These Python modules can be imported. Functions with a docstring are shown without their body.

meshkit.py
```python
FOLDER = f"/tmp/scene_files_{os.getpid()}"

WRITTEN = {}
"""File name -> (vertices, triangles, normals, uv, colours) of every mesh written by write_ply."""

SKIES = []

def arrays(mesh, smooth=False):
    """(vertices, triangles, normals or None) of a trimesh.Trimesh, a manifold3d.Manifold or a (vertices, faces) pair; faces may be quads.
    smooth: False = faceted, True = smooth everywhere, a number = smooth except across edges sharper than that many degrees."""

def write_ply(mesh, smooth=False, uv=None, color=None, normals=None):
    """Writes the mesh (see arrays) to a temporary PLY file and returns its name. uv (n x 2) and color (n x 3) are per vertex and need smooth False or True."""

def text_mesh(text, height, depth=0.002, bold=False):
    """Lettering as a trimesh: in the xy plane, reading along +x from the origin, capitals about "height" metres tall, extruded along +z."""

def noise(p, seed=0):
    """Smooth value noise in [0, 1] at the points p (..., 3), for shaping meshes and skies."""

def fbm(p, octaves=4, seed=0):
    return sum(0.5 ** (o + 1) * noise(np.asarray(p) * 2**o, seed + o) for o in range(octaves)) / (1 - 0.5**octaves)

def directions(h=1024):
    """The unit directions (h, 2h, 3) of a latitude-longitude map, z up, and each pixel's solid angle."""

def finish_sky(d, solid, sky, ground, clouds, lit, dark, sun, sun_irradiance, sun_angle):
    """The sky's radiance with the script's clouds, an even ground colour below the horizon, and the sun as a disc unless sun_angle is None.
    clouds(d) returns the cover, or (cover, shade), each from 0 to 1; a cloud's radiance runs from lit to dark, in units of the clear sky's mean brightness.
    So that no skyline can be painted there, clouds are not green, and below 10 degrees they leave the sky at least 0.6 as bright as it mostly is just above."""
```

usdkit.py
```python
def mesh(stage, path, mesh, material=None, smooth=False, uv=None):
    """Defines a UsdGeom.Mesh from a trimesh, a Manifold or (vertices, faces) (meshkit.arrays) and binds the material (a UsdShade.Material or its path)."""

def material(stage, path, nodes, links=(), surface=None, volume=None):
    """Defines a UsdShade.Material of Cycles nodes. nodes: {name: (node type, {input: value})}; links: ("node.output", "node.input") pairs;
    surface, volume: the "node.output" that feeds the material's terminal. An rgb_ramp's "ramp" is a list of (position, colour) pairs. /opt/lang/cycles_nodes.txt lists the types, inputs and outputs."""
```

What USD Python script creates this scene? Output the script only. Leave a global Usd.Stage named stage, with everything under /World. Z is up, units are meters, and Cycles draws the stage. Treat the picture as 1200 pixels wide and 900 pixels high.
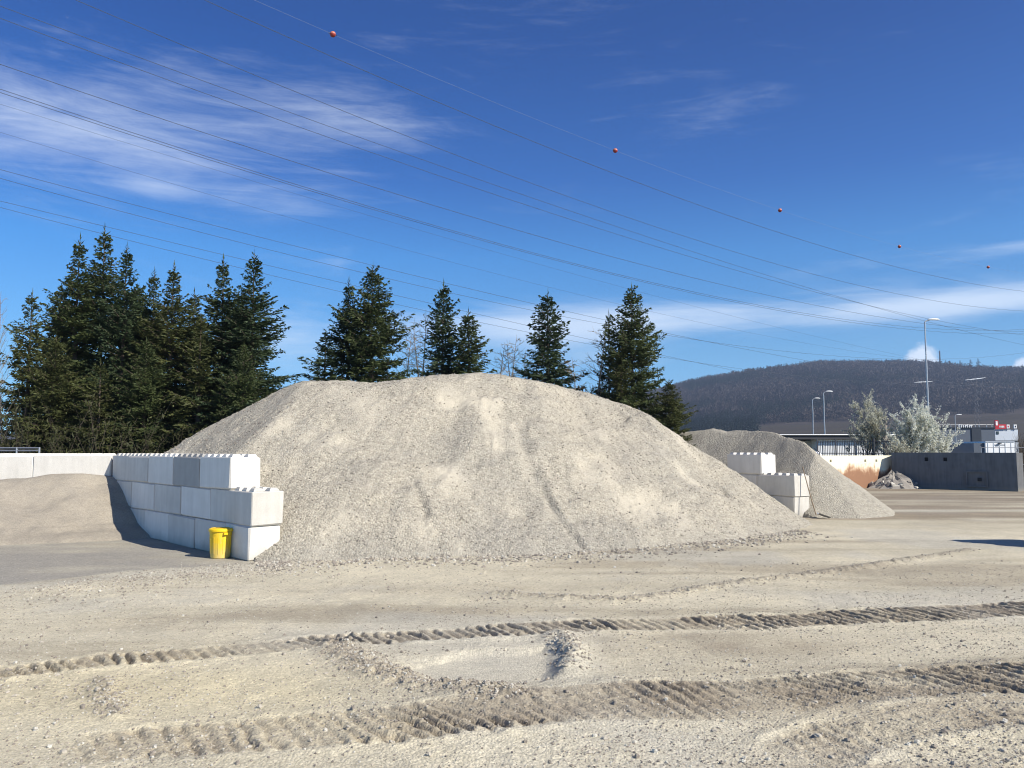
import math, random
import numpy as np
import trimesh
import manifold3d as m3
from pxr import Usd, UsdGeom, UsdLux, UsdShade, Sdf, Gf, Vt
import usdkit, meshkit

# ---------------------------------------------------------------- stage, camera, sky, sun, exposure
stage = Usd.Stage.CreateInMemory()
UsdGeom.SetStageUpAxis(stage, UsdGeom.Tokens.z)
UsdGeom.SetStageMetersPerUnit(stage, 1.0)
world = UsdGeom.Xform.Define(stage, '/World')
stage.SetDefaultPrim(world.GetPrim())
UsdGeom.Scope.Define(stage, '/World/Looks')

EYE = 2.56                                   # eye height in metres
PITCH = math.atan(78 / 960)                  # camera tilted up a little
EXPOSURE = 0.55
cam = UsdGeom.Camera.Define(stage, '/World/camera')
cam.CreateHorizontalApertureAttr(36.0)
cam.CreateFocalLengthAttr(28.8)
cam.CreateClippingRangeAttr(Gf.Vec2f(0.1, 20000))
cam.AddTranslateOp().Set(Gf.Vec3d(0, 0, EYE))
cam.AddRotateXOp().Set(90 + math.degrees(PITCH))
cam.CreateExposureAttr(EXPOSURE)

SUN_AZ = math.atan2(0.83, -0.56)             # from +y towards +x
SUN_EL = math.radians(37)
SUN = np.array([math.cos(SUN_EL) * math.sin(SUN_AZ), math.cos(SUN_EL) * math.cos(SUN_AZ), math.sin(SUN_EL)])
SUN_INT, SKY_STR = 1.25, 0.095

sun = UsdLux.DistantLight.Define(stage, '/World/sun')
sun.CreateIntensityAttr(SUN_INT)
sun.CreateNormalizeAttr(True)
sun.CreateAngleAttr(0.53)
sun.CreateColorAttr(Gf.Vec3f(1.0, 0.95, 0.87))
zx = np.cross([0, 0, 1.0], SUN); zx /= np.linalg.norm(zx); zy = np.cross(SUN, zx)
sun.AddTransformOp().Set(Gf.Matrix4d(*zx, 0, *zy, 0, *SUN, 0, 0, 0, 0, 1))


class Graph:
    """collects shader nodes and links for usdkit.material"""
    def __init__(self):
        self.nodes, self.links, self.k = {}, [], 0

    def n(self, kind, out, _links=None, **inp):
        self.k += 1
        name = f'{kind}_{self.k}'
        lit = {}
        for key, val in inp.items():
            if isinstance(val, str) and '.' in val:
                self.links.append((val, f'{name}.{key}'))
            else:
                lit[key] = val
        self.nodes[name] = (kind, lit)
        return f'{name}.{out}'

    def math(self, op, a, b=0.0, c=0.0, clamp=False):
        return self.n('math', 'value', math_type=op, value1=a, value2=b, value3=c, use_clamp=clamp)

    def noise(self, vec, scale, detail=4.0, rough=0.55, dist=0.0, out='fac'):
        return self.n('noise_texture', out, vector=vec, scale=scale, detail=detail, roughness=rough, distortion=dist)

    def ramp(self, fac, stops):
        return self.n('rgb_ramp', 'color', ramp=stops, fac=fac)

    def mix(self, fac, a, b, kind='mix'):
        return self.n('mix', 'color', mix_type=kind, fac=fac, color1=a, color2=b)

    def make(self, name, surface=None, volume=None):
        return usdkit.material(stage, '/World/Looks/' + name, self.nodes, self.links, surface=surface, volume=volume)


# the sky: clear single scattering air with thin high cirrus and a few low puffs
def px_dir(x, y):
    """azimuth (from +y to +x) and elevation of a direction given as picture position of the survey photo (1200 x 900)"""
    u, v = (x - 600) / 960, (450 - y) / 960
    d = np.array([u, math.cos(PITCH) - v * math.sin(PITCH), math.sin(PITCH) + v * math.cos(PITCH)])
    d /= np.linalg.norm(d)
    return math.atan2(d[0], d[1]), math.asin(d[2])


g = Graph()
sky = g.n('sky_texture', 'color', sky_type='single_scattering', sun_disc=False, sun_elevation=SUN_EL, sun_rotation=SUN_AZ,
          altitude=400.0, air_density=0.6, aerosol_density=0.2, ozone_density=1.0)
sky = g.mix(1.0, sky, (0.50, 0.90, 1.22), 'multiply')
SKYRAW = sky
dirv = g.n('texture_coordinate', 'generated')
sep = g.n('separate_xyz', 'x', vector=dirv).rsplit('.', 1)[0]
az = g.math('arctan2', sep + '.x', sep + '.y')
el = g.math('arcsine', sep + '.z')
# the colour of the clear air as it deepens from the pale horizon to the zenith, the same all round
elr = g.n('map_range', 'result', value=el, from_min=0.0, from_max=0.8, to_min=0.0, to_max=1.0, clamp=True)
sky = g.mix(1.0, sky, g.ramp(elr, [(0.0, (.52, .53, .47)), (.146, (.48, .525, .465)), (.29, (.32, .53, .57)), (.40, (.19, .375, .52)), (.59, (.125, .285, .465)), (1.0, (.115, .26, .44))]), 'multiply')
sky = g.mix(1.0, sky, (1.9, 1.9, 1.9), 'multiply')
cv = g.n('combine_xyz', 'vector', x=az, y=g.math('multiply_add', el, 4.6, g.math('multiply', az, 0.26)), z=0.0)
wisp = g.noise(cv, 3.2, 9.0, 0.62, 0.9)
fine = g.noise(g.n('combine_xyz', 'vector', x=az, y=g.math('multiply', el, 9.0), z=3.0), 7.0, 6.0, 0.65, 1.2)


def blob(x0, y0, x1, y1, slope=0.0):
    """soft oval of cirrus between two picture corners"""
    a0, e0 = px_dir(x0, (y0 + y1) / 2); a1, e1 = px_dir(x1, (y0 + y1) / 2)
    _, eb = px_dir((x0 + x1) / 2, y1); _, et = px_dir((x0 + x1) / 2, y0)
    ca, ce, ra, re = (a0 + a1) / 2, (eb + et) / 2, abs(a1 - a0) / 2, abs(et - eb) / 2
    da = g.math('multiply', g.math('subtract', az, ca), 1 / ra)
    de = g.math('multiply', g.math('subtract', g.math('subtract', el, ce), g.math('multiply', g.math('subtract', az, ca), slope)), 1 / re)
    r2 = g.math('add', g.math('multiply', da, da), g.math('multiply', de, de))
    return g.math('exponent', g.math('multiply', r2, -1.1))


mask = None
for amp, args in [(0.40, (-220, 80, 340, 205, -0.1)), (0.25, (180, 100, 620, 170, -0.05)), (0.22, (90, 205, 260, 238)), (0.13, (330, 195, 470, 210)),
                  (0.10, (790, 86, 950, 140)), (0.58, (940, 338, 1330, 372, 0.02)), (0.52, (480, 355, 1000, 395, 0.01)), (0.40, (1110, 274, 1330, 296)),
                  (0.36, (220, 362, 450, 440)), (0.32, (520, 368, 780, 425)), (0.15, (640, 405, 800, 440))]:
    t = g.math('multiply', blob(*args), amp)
    mask = t if mask is None else g.math('add', mask, t)
cover = g.math('add', g.math('multiply_add', wisp, 0.85, -0.56), g.math('multiply', mask, 1.15))
cover = g.math('add', cover, g.math('multiply_add', fine, 0.34, -0.17))
cover = g.n('map_range', 'result', range_type='smoothstep', value=cover, from_min=-0.10, from_max=0.66, to_min=0.0, to_max=0.66, clamp=True)
puffn = g.noise(g.n('combine_xyz', 'vector', x=az, y=el, z=1.0), 26.0, 6.0, 0.6, 0.3)
puff = None
for args in [(1058, 400, 1110, 440), (1180, 414, 1250, 450)]:
    b = blob(*args)
    puff = b if puff is None else g.math('maximum', puff, b)
puff = g.n('map_range', 'result', range_type='smoothstep', value=g.math('add', puff, g.math('multiply_add', puffn, 1.6, -0.8)), from_min=0.35, from_max=0.75, to_min=0.0, to_max=0.85, clamp=True)
cover = g.math('maximum', cover, puff)
cover = g.math('multiply', cover, g.n('map_range', 'result', value=el, from_min=0.0, from_max=0.03, to_min=0.0, to_max=1.0, clamp=True))
CLOUD = (7.2, 7.9, 8.8)
skyc = g.mix(cover, sky, CLOUD)
SKYMAT = g.make('sky', g.n('background_shader', 'background', color=skyc, strength=SKY_STR))
dome = UsdLux.DomeLight.Define(stage, '/World/sky')
UsdShade.MaterialBindingAPI.Apply(dome.GetPrim()).Bind(SKYMAT)


# ---------------------------------------------------------------- helpers
RNG = np.random.default_rng(7)
USED = {}


def numbered(parent, name):
    key = f'{parent}/{name}'
    k = USED.get(key, -1) + 1
    USED[key] = k
    return key if k == 0 else f'{key}_{k:03d}'


def tag(prim, label=None, cat=None, group=None, kind=None):
    p = prim.GetPrim() if hasattr(prim, 'GetPrim') else prim
    for k, v in (('label', label), ('category', cat), ('group', group), ('kind', kind)):
        if v:
            p.SetCustomDataByKey(k, v)
    return p


def put(name, mesh, mat, parent='/World', smooth=False, uv=None):
    """one mesh prim under parent"""
    if not isinstance(parent, str):
        parent = str(parent.GetPath())
    return usdkit.mesh(stage, numbered(parent, name), mesh, mat, smooth=smooth, uv=uv)


def thing(name, label, cat, loc=(0, 0, 0), rz=0.0, scale=None, group=None, ref=None):
    x = UsdGeom.Xform.Define(stage, numbered('/World', name))
    x.AddTranslateOp().Set(Gf.Vec3d(*map(float, loc)))
    x.AddRotateZOp().Set(float(rz))
    if scale is not None:
        x.AddScaleOp().Set(Gf.Vec3f(*map(float, scale)))
    if ref is not None:
        x.GetPrim().GetReferences().AddInternalReference(ref.GetPath())
        x.GetPrim().SetInstanceable(True)
    tag(x, label, cat, group)
    return x


def box(sx, sy, sz, at=(0, 0, 0), rz=0.0):
    """box standing on at"""
    b = trimesh.creation.box((sx, sy, sz))
    b.apply_translation((0, 0, sz / 2))
    if rz:
        b.apply_transform(trimesh.transformations.rotation_matrix(rz, (0, 0, 1)))
    b.apply_translation(at)
    return b


def tube(pts, radii, n=6, caps=True):
    """tapered tube along points; returns (v, f)"""
    P = np.asarray(pts, float)
    R = np.broadcast_to(np.asarray(radii, float), (len(P),))
    T = np.gradient(P, axis=0)
    T /= np.linalg.norm(T, axis=1, keepdims=True) + 1e-12
    ref = np.array([0, 0, 1.0]) if abs(T[0, 2]) < 0.8 else np.array([1.0, 0, 0])
    A = np.cross(T, ref); A /= np.linalg.norm(A, axis=1, keepdims=True) + 1e-12
    B = np.cross(T, A)
    th = np.arange(n) / n * 2 * np.pi
    V = (P[:, None] + R[:, None, None] * (A[:, None] * np.cos(th)[None, :, None] + B[:, None] * np.sin(th)[None, :, None])).reshape(-1, 3)
    i = np.arange(len(P) - 1)[:, None] * n + np.arange(n)[None]
    j = np.arange(len(P) - 1)[:, None] * n + (np.arange(n)[None] + 1) % n
    F = np.concatenate([np.stack([i, i + n, j], -1).reshape(-1, 3), np.stack([j, i + n, j + n], -1).reshape(-1, 3)])
    if caps:
        m = (len(P) - 1) * n
        F = np.concatenate([F, [[0, k, k + 1] for k in range(1, n - 1)], [[m, m + k + 1, m + k] for k in range(1, n - 1)]])
    return V, F


def join(parts):
    vs, fs, n = [], [], 0
    for v, f in parts:
        vs.append(v); fs.append(np.asarray(f) + n); n += len(v)
    return np.concatenate(vs), np.concatenate(fs)


def P(x, y, depth):
    """point at forward distance depth on the sight line of survey-photo position (x, y)"""
    u, v = (x - 600) / 960, (450 - y) / 960
    d = np.array([u, math.cos(PITCH) - v * math.sin(PITCH), math.sin(PITCH) + v * math.cos(PITCH)])
    return np.array([0, 0, EYE]) + d * depth / d[1]


def G0(x, y, z=0.0):
    """point on the level z under survey-photo position (x, y)"""
    a = P(x, y, 1.0) - [0, 0, EYE]
    return np.array([0, 0, EYE]) + a * (z - EYE) / a[2]


def fbm2(x, y, scale, octaves=4, seed=0):
    return meshkit.fbm(np.stack([np.asarray(x) * scale, np.asarray(y) * scale, np.full(np.shape(x), seed * 7.31)], -1), octaves, seed) * 2 - 1


def smooth01(t):
    t = np.clip(t, 0, 1)
    return t * t * (3 - 2 * t)


def seg_dist(x, y, poly):
    """distance to a polyline, the length along it at the nearest point, and the signed side"""
    best = np.full(np.shape(x), 1e9); along = np.zeros(np.shape(x)); side = np.zeros(np.shape(x)); s0 = 0.0
    for (ax, ay), (bx, by) in zip(poly[:-1], poly[1:]):
        dx, dy = bx - ax, by - ay
        L = math.hypot(dx, dy)
        t = np.clip(((x - ax) * dx + (y - ay) * dy) / L**2, 0, 1)
        d = np.hypot(x - ax - t * dx, y - ay - t * dy)
        m = d < best
        best = np.where(m, d, best); along = np.where(m, s0 + t * L, along)
        side = np.where(m, ((x - ax) * dy - (y - ay) * dx) / L, side)
        s0 += L
    return best, along, side


def in_poly(x, y, poly):
    """signed distance, positive inside"""
    d, _, _ = seg_dist(x, y, list(poly) + [poly[0]])
    inside = np.zeros(np.shape(x), bool)
    n = len(poly)
    for i in range(n):
        (ax, ay), (bx, by) = poly[i], poly[(i + 1) % n]
        c = (ay > y) != (by > y)
        with np.errstate(divide='ignore', invalid='ignore'):
            inside ^= c & (x < (bx - ax) * (y - ay) / (by - ay + 1e-12) + ax)
    return np.where(inside, d, -d)


def smin(a, b, k):
    h = np.clip(0.5 + 0.5 * (b - a) / k, 0, 1)
    return b * (1 - h) + a * h - k * h * (1 - h)


def color_var(mesh_prim, name, cols):
    UsdGeom.PrimvarsAPI(mesh_prim).CreatePrimvar(name, Sdf.ValueTypeNames.Color3fArray, 'vertex').Set(Vt.Vec3fArray.FromNumpy(np.asarray(cols, np.float32)))


def grid_faces(nx, ny):
    a = (np.arange(ny - 1)[:, None] * nx + np.arange(nx - 1)[None]).ravel()
    return np.concatenate([np.stack([a, a + 1, a + nx + 1], 1), np.stack([a, a + nx + 1, a + nx], 1)])


# ---------------------------------------------------------------- materials
def simple(name, col, rough=0.6, metal=0.0, var=0.12, scale=6.0, bump=0.0, spec=0.4):
    g = Graph()
    tc = g.n('texture_coordinate', 'object')
    nz = g.noise(tc, scale, 5.0, 0.6)
    c = g.mix(nz, tuple(x * (1 - var) for x in col), tuple(min(1, x * (1 + var)) for x in col))
    kw = dict(base_color=c, roughness=rough, metallic=metal, specular_ior_level=spec)
    if bump:
        kw['normal'] = g.n('bump', 'normal', height=nz, strength=0.6, distance=bump)
    return g.make(name, g.n('principled_bsdf', 'BSDF', **kw))


def stony(name, attr=None, cols=((.30, .28, .25), (.42, .39, .34), (.52, .49, .43)), cell=16.0, bump=0.03, cell2=45.0, mottled=0.35, coarse=None):
    """loose gravel: voronoi stones with their own tones and relief over a broad colour"""
    g = Graph()
    pos = g.n('geometry', 'position')
    wob = g.n('vector_math', 'vector', math_type='add', vector1=pos, vector2=g.n('vector_math', 'vector', math_type='scale', vector1=g.noise(pos, 9.0, 2.0, out='color'), scale=0.03))
    va = g.n('voronoi_texture', 'color', vector=wob, scale=cell, randomness=1.0); va_d = va.rsplit('.', 1)[0] + '.distance'
    vb = g.n('voronoi_texture', 'color', vector=wob, scale=cell2, randomness=1.0); vb_d = vb.rsplit('.', 1)[0] + '.distance'
    ra = g.n('separate_color', 'r', color=va); rb = g.n('separate_color', 'r', color=vb)
    tone = g.math('add', g.math('multiply', ra, 0.6), g.math('multiply', rb, 0.4))
    stones = g.ramp(tone, [(0.12, cols[0]), (0.5, cols[1]), (0.88, cols[2])])
    if attr:
        base = g.n('attribute', 'color', attribute=attr)
        gain = g.ramp(tone, [(0.1, (1 - mottled,) * 3), (0.5, (1, 1, 1)), (0.9, (1 + mottled,) * 3)])
        if coarse:
            gain = g.mix(g.n('attribute', 'fac', attribute=coarse), (1.04, 1.04, 1.03), gain)
        stones = g.mix(1.0, base, gain, 'multiply')
    big = g.noise(pos, 1.3, 5.0, 0.6)
    col = g.mix(1.0, stones, g.ramp(big, [(0.3, (.92, .92, .93)), (0.7, (1.07, 1.06, 1.04))]), 'multiply')
    h = g.math('add', g.math('multiply', va_d, -0.9), g.math('multiply', vb_d, -0.35))
    h = g.math('add', h, g.math('multiply', g.noise(pos, 160.0, 2.0), 0.25))
    if coarse:
        h = g.math('multiply', h, g.math('multiply_add', g.n('attribute', 'fac', attribute=coarse), 0.8, 0.2))
    nrm = g.n('bump', 'normal', height=h, strength=1.0, distance=bump)
    return g.make(name, g.n('principled_bsdf', 'BSDF', base_color=col, roughness=0.95, specular_ior_level=0.15, normal=nrm))


M = {}
M['gravel'] = stony('gravel', 'tint', cell=18.0, bump=0.040, cell2=48.0, mottled=0.29, coarse='coarse')
M['dirt'] = stony('dirt', 'tint', cell=34.0, bump=0.012, cell2=95.0, mottled=0.22)
M['sand'] = stony('sand', 'tint', cell=40.0, bump=0.014, cell2=90.0, mottled=0.20)
for i, c in enumerate([(.40, .36, .29), (.25, .22, .18), (.50, .47, .40)]):
    M[f'stone{i}'] = simple(f'stone{i}', c, 0.95, var=0.2, scale=25.0, spec=0.15)
M['rubble'] = simple('rubble', (.27, .245, .21), 0.95, var=0.3, scale=3.0, bump=0.05, spec=0.15)


def concrete(name, lo, hi, streak=0.5):
    g = Graph()
    pos = g.n('geometry', 'position')
    oi = g.n('object_info', 'random')
    off = g.n('vector_math', 'vector', math_type='add', vector1=pos, vector2=g.n('combine_xyz', 'vector', x=g.math('multiply', oi, 37.0), y=g.math('multiply', oi, 11.0), z=0.0))
    n1 = g.noise(off, 1.6, 6.0, 0.62)
    n2 = g.noise(g.n('mapping', 'vector', vector=off, scale=(5.0, 5.0, 0.5)), 1.0, 5.0, 0.6)
    n3 = g.noise(off, 45.0, 3.0, 0.6)
    f = g.math('add', g.math('multiply', n1, 0.5), g.math('multiply', n2, streak), clamp=True)
    c = g.ramp(f, [(0.25, lo), (0.62, hi)])
    c = g.mix(1.0, c, g.ramp(n3, [(0.3, (.90, .90, .90)), (0.6, (1.03, 1.03, 1.03))]), 'multiply')
    pits = g.n('map_range', 'result', value=g.n('voronoi_texture', 'distance', vector=off, scale=9.0), from_min=0.0, from_max=0.10, to_min=0.0, to_max=1.0, clamp=True)
    c = g.mix(1.0, c, g.ramp(pits, [(0.0, (.7, .7, .7)), (1.0, (1, 1, 1))]), 'multiply')
    zz = g.n('separate_xyz', 'z', vector=pos)
    splash = g.n('map_range', 'result', value=g.math('add', zz, g.math('multiply', n1, 0.45)), from_min=0.16, from_max=0.52, to_min=0.55, to_max=0.0, clamp=True)
    c = g.mix(splash, c, (.26, .225, .165))
    chips = g.n('map_range', 'result', value=g.noise(off, 5.0, 5.0, 0.7), from_min=0.66, from_max=0.74, to_min=0.0, to_max=0.35, clamp=True)
    c = g.mix(chips, c, (.22, .21, .19))
    h = g.math('add', g.math('multiply', n3, 0.5), g.math('add', n1, pits))
    nr = g.n('bump', 'normal', height=h, strength=0.5, distance=0.012)
    return g.make(name, g.n('principled_bsdf', 'BSDF', base_color=c, roughness=0.88, specular_ior_level=0.25, normal=nr))


M['conc0'] = concrete('pale_concrete', (.53, .505, .45), (.68, .65, .585))
M['conc1'] = concrete('grey_concrete', (.42, .398, .352), (.58, .552, .49))
M['conc2'] = concrete('dark_concrete', (.28, .268, .245), (.38, .365, .33))
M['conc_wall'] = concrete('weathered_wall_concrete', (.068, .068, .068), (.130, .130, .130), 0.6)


def foliage(name, dark, mid, light, trans=0.15, scale=0.9):
    g = Graph()
    pos = g.n('geometry', 'position')
    n1 = g.noise(pos, scale, 4.0, 0.6)
    rnd = g.n('geometry', 'random_per_island')
    f = g.math('add', g.math('multiply', n1, 0.65), g.math('multiply', rnd, 0.35))
    c = g.ramp(f, [(0.28, dark), (0.5, mid), (0.75, light)])
    p = g.n('principled_bsdf', 'BSDF', base_color=c, roughness=0.65, specular_ior_level=0.25)
    t = g.n('translucent_bsdf', 'BSDF', color=c)
    return g.make(name, g.n('mix_closure', 'closure', fac=trans, closure1=p, closure2=t))


M['spruce0'] = foliage('spruce_needles', (.050, .066, .022), (.096, .118, .038), (.170, .180, .062))
M['spruce1'] = foliage('spruce_needles_olive', (.062, .070, .022), (.112, .122, .038), (.185, .182, .068))
M['spruce2'] = foliage('spruce_needles_deep', (.036, .054, .023), (.068, .096, .038), (.120, .145, .056))
M['brush'] = foliage('brush_leaves', (.042, .046, .018), (.082, .080, .032), (.150, .130, .062))
M['catkin'] = foliage('catkins', (.50, .49, .38), (.68, .68, .56), (.82, .81, .70), 0.45)
M['blossom'] = foliage('blossom', (.66, .67, .58), (.82, .83, .75), (.90, .90, .85), 0.45)
M['bark'] = simple('bark', (.11, .085, .065), 0.95, var=0.35, scale=8.0, spec=0.1)
M['twig'] = simple('twig', (.11, .09, .066), 0.95, var=0.3, scale=2.0, spec=0.1)
M['pale_bark'] = simple('pale_bark', (.24, .215, .185), 0.9, var=0.35, scale=5.0, spec=0.15)
M['larch'] = simple('larch_twig', (.29, .23, .165), 0.95, var=0.3, scale=2.0, spec=0.1)
M['galv'] = simple('galvanised', (.42, .43, .44), 0.45, 0.7, var=0.12)
M['lamp_white'] = simple('lamp_white', (.80, .80, .78), 0.4, 0.0, var=0.04)
M['dark_metal'] = simple('dark_metal', (.07, .07, .075), 0.5, 0.4, var=0.15)
M['wire'] = simple('wire', (.075, .085, .10), 0.6, 0.3, var=0.05)
M['earth_wire'] = simple('earth_wire', (.30, .33, .38), 0.5, 0.3, var=0.05)
M['yellow'] = simple('yellow_plastic', (.80, .53, .018), 0.5, 0.0, var=0.16, scale=9.0)


def dusty_plastic(name, col):
    g = Graph()
    pos = g.n('geometry', 'position')
    z = g.n('separate_xyz', 'z', vector=pos)
    n1 = g.noise(pos, 7.0, 6.0, 0.65)
    n2 = g.noise(g.n('mapping', 'vector', vector=pos, scale=(30.0, 30.0, 5.0)), 1.0, 4.0, 0.6)
    dust = g.n('map_range', 'result', value=g.math('add', z, g.math('multiply', n1, 0.5)), from_min=0.25, from_max=0.62, to_min=0.55, to_max=0.06, clamp=True)
    dust = g.math('add', dust, g.n('map_range', 'result', value=n2, from_min=0.58, from_max=0.72, to_min=0.0, to_max=0.28, clamp=True), clamp=True)
    c = g.mix(dust, g.mix(n1, tuple(x * .9 for x in col), tuple(min(1, x * 1.08) for x in col)), (.50, .42, .26))
    return g.make(name, g.n('principled_bsdf', 'BSDF', base_color=c, roughness=0.55, specular_ior_level=0.3))


M['yellow'] = dusty_plastic('dusty_yellow_plastic', (.82, .54, .012))
M['yellow_dark'] = simple('yellow_lid', (.80, .52, .010), 0.42, 0.0, var=0.08, scale=9.0)
M['white'] = simple('white_paint', (.78, .78, .76), 0.5, var=0.06, scale=2.0)
M['offwhite'] = simple('offwhite_panel', (.60, .60, .58), 0.6, var=0.10, scale=1.0)
M['pale_blue'] = simple('pale_panel', (.52, .56, .60), 0.55, var=0.05, scale=1.0)
M['slate'] = simple('slate_cladding', (.085, .10, .125), 0.5, var=0.08, scale=0.8)
M['slate_dark'] = simple('slate_dark', (.03, .035, .045), 0.4, var=0.08)
M['roofdark'] = simple('roof_dark', (.055, .055, .06), 0.8, var=0.15, scale=2.0)
M['hole'] = simple('hole_dark', (.02, .02, .02), 0.9, var=0.1)
M['red'] = simple('red_sign', (.45, .02, .03), 0.45, var=0.05)
M['glass'] = simple('dark_glass', (.02, .025, .03), 0.08, var=0.05, spec=0.6)
M['ball_white'] = simple('ball_white', (.52, .16, .10), 0.45, var=0.06)
M['ball_red'] = simple('ball_red', (.30, .035, .025), 0.45, var=0.08)
M['wood'] = simple('wood_handle', (.22, .16, .10), 0.7, var=0.2, scale=12.0)
M['tyre'] = simple('tyre_rubber', (.025, .025, .025), 0.85, var=0.2)
M['fabric'] = simple('white_fabric', (.74, .74, .72), 0.9, var=0.1, scale=12.0)


def rust_wall_material():
    g = Graph()
    pos = g.n('geometry', 'position')
    z = g.n('separate_xyz', 'z', vector=pos)
    n1 = g.noise(g.n('mapping', 'vector', vector=pos, scale=(1.0, 1.0, 0.45)), 0.9, 6.0, 0.62, 0.4)
    n2 = g.noise(g.n('mapping', 'vector', vector=pos, scale=(6.0, 6.0, 0.35)), 1.0, 4.0, 0.6)
    low = g.n('map_range', 'result', value=z, from_min=0.6, from_max=2.05, to_min=0.40, to_max=-0.24, clamp=True)
    n3 = g.noise(pos, 2.6, 5.0, 0.65)
    f = g.math('add', g.math('add', g.math('multiply', n1, 1.0), g.math('add', g.math('multiply', n2, 0.38), g.math('multiply_add', n3, 0.5, -0.22))), low)
    c = g.ramp(f, [(0.72, (.80, .76, .58)), (0.83, (.60, .44, .29)), (0.93, (.36, .20, .115)), (1.08, (.24, .125, .075))])
    return g.make('rusty_paint', g.n('principled_bsdf', 'BSDF', base_color=c, roughness=0.8, specular_ior_level=0.2))


M['rust'] = rust_wall_material()


# ---------------------------------------------------------------- the yard ground, one sheet to the horizon
def grow(start, step, ratio, end):
    out, x = [], start
    while abs(x) < end if (start * step >= 0) else True:
        x = x + step; step *= ratio; out.append(x)
        if abs(x) > end:
            break
    return out


xs_f = np.arange(-9.0, 9.6, 0.021)
gx = np.array(sorted(grow(xs_f[0], -0.022, 1.05, 7000)) + list(xs_f) + grow(xs_f[-1], 0.022, 1.05, 7000))
ys_f = np.arange(5.6, 13.8, 0.030)
gy = np.array(sorted(grow(ys_f[0], -0.05, 1.35, 3000)) + list(ys_f) + grow(ys_f[-1], 0.031, 1.023, 60))
gy = np.concatenate([gy, grow(gy[-1], 0.9, 1.16, 8000)])
X, Y = np.meshgrid(gx, gy)
near = (np.abs(X) < 48) & (Y > 3) & (Y < 66)


def trail(points):
    return [tuple(G0(*p)[:2]) for p in points]


TRACK1 = trail([(-120, 806), (0, 790), (120, 776), (250, 765), (380, 752), (500, 744), (600, 739), (700, 733), (800, 731), (900, 728), (1000, 723), (1100, 718), (1200, 713), (1320, 706)])
TRACK2 = trail([(40, 886), (150, 873), (300, 862), (450, 851), (550, 837), (650, 826), (780, 822), (900, 822)])
TRACK3 = trail([(860, 824), (940, 812), (1020, 803), (1100, 797), (1200, 792), (1330, 784)])
WINDROW = trail([(585, 697), (660, 702), (730, 705), (800, 696), (850, 687), (950, 673), (1050, 659), (1140, 645)])
RIDGE = trail([(398, 756), (412, 772), (440, 787), (490, 801), (550, 811), (610, 818)])
RIDGE2 = trail([(118, 800), (126, 820), (134, 842)])
HOLLOW = trail([(478, 772), (560, 762), (640, 757), (655, 764), (661, 783), (640, 797), (560, 802), (492, 800)])
BANK = trail([(655, 748), (666, 758), (672, 772), (668, 790)])
BAY = trail([(-260, 640), (0, 634), (130, 630), (186, 627), (240, 640), (297, 655), (285, 662), (180, 668), (100, 676), (0, 686), (-300, 694)])

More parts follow.
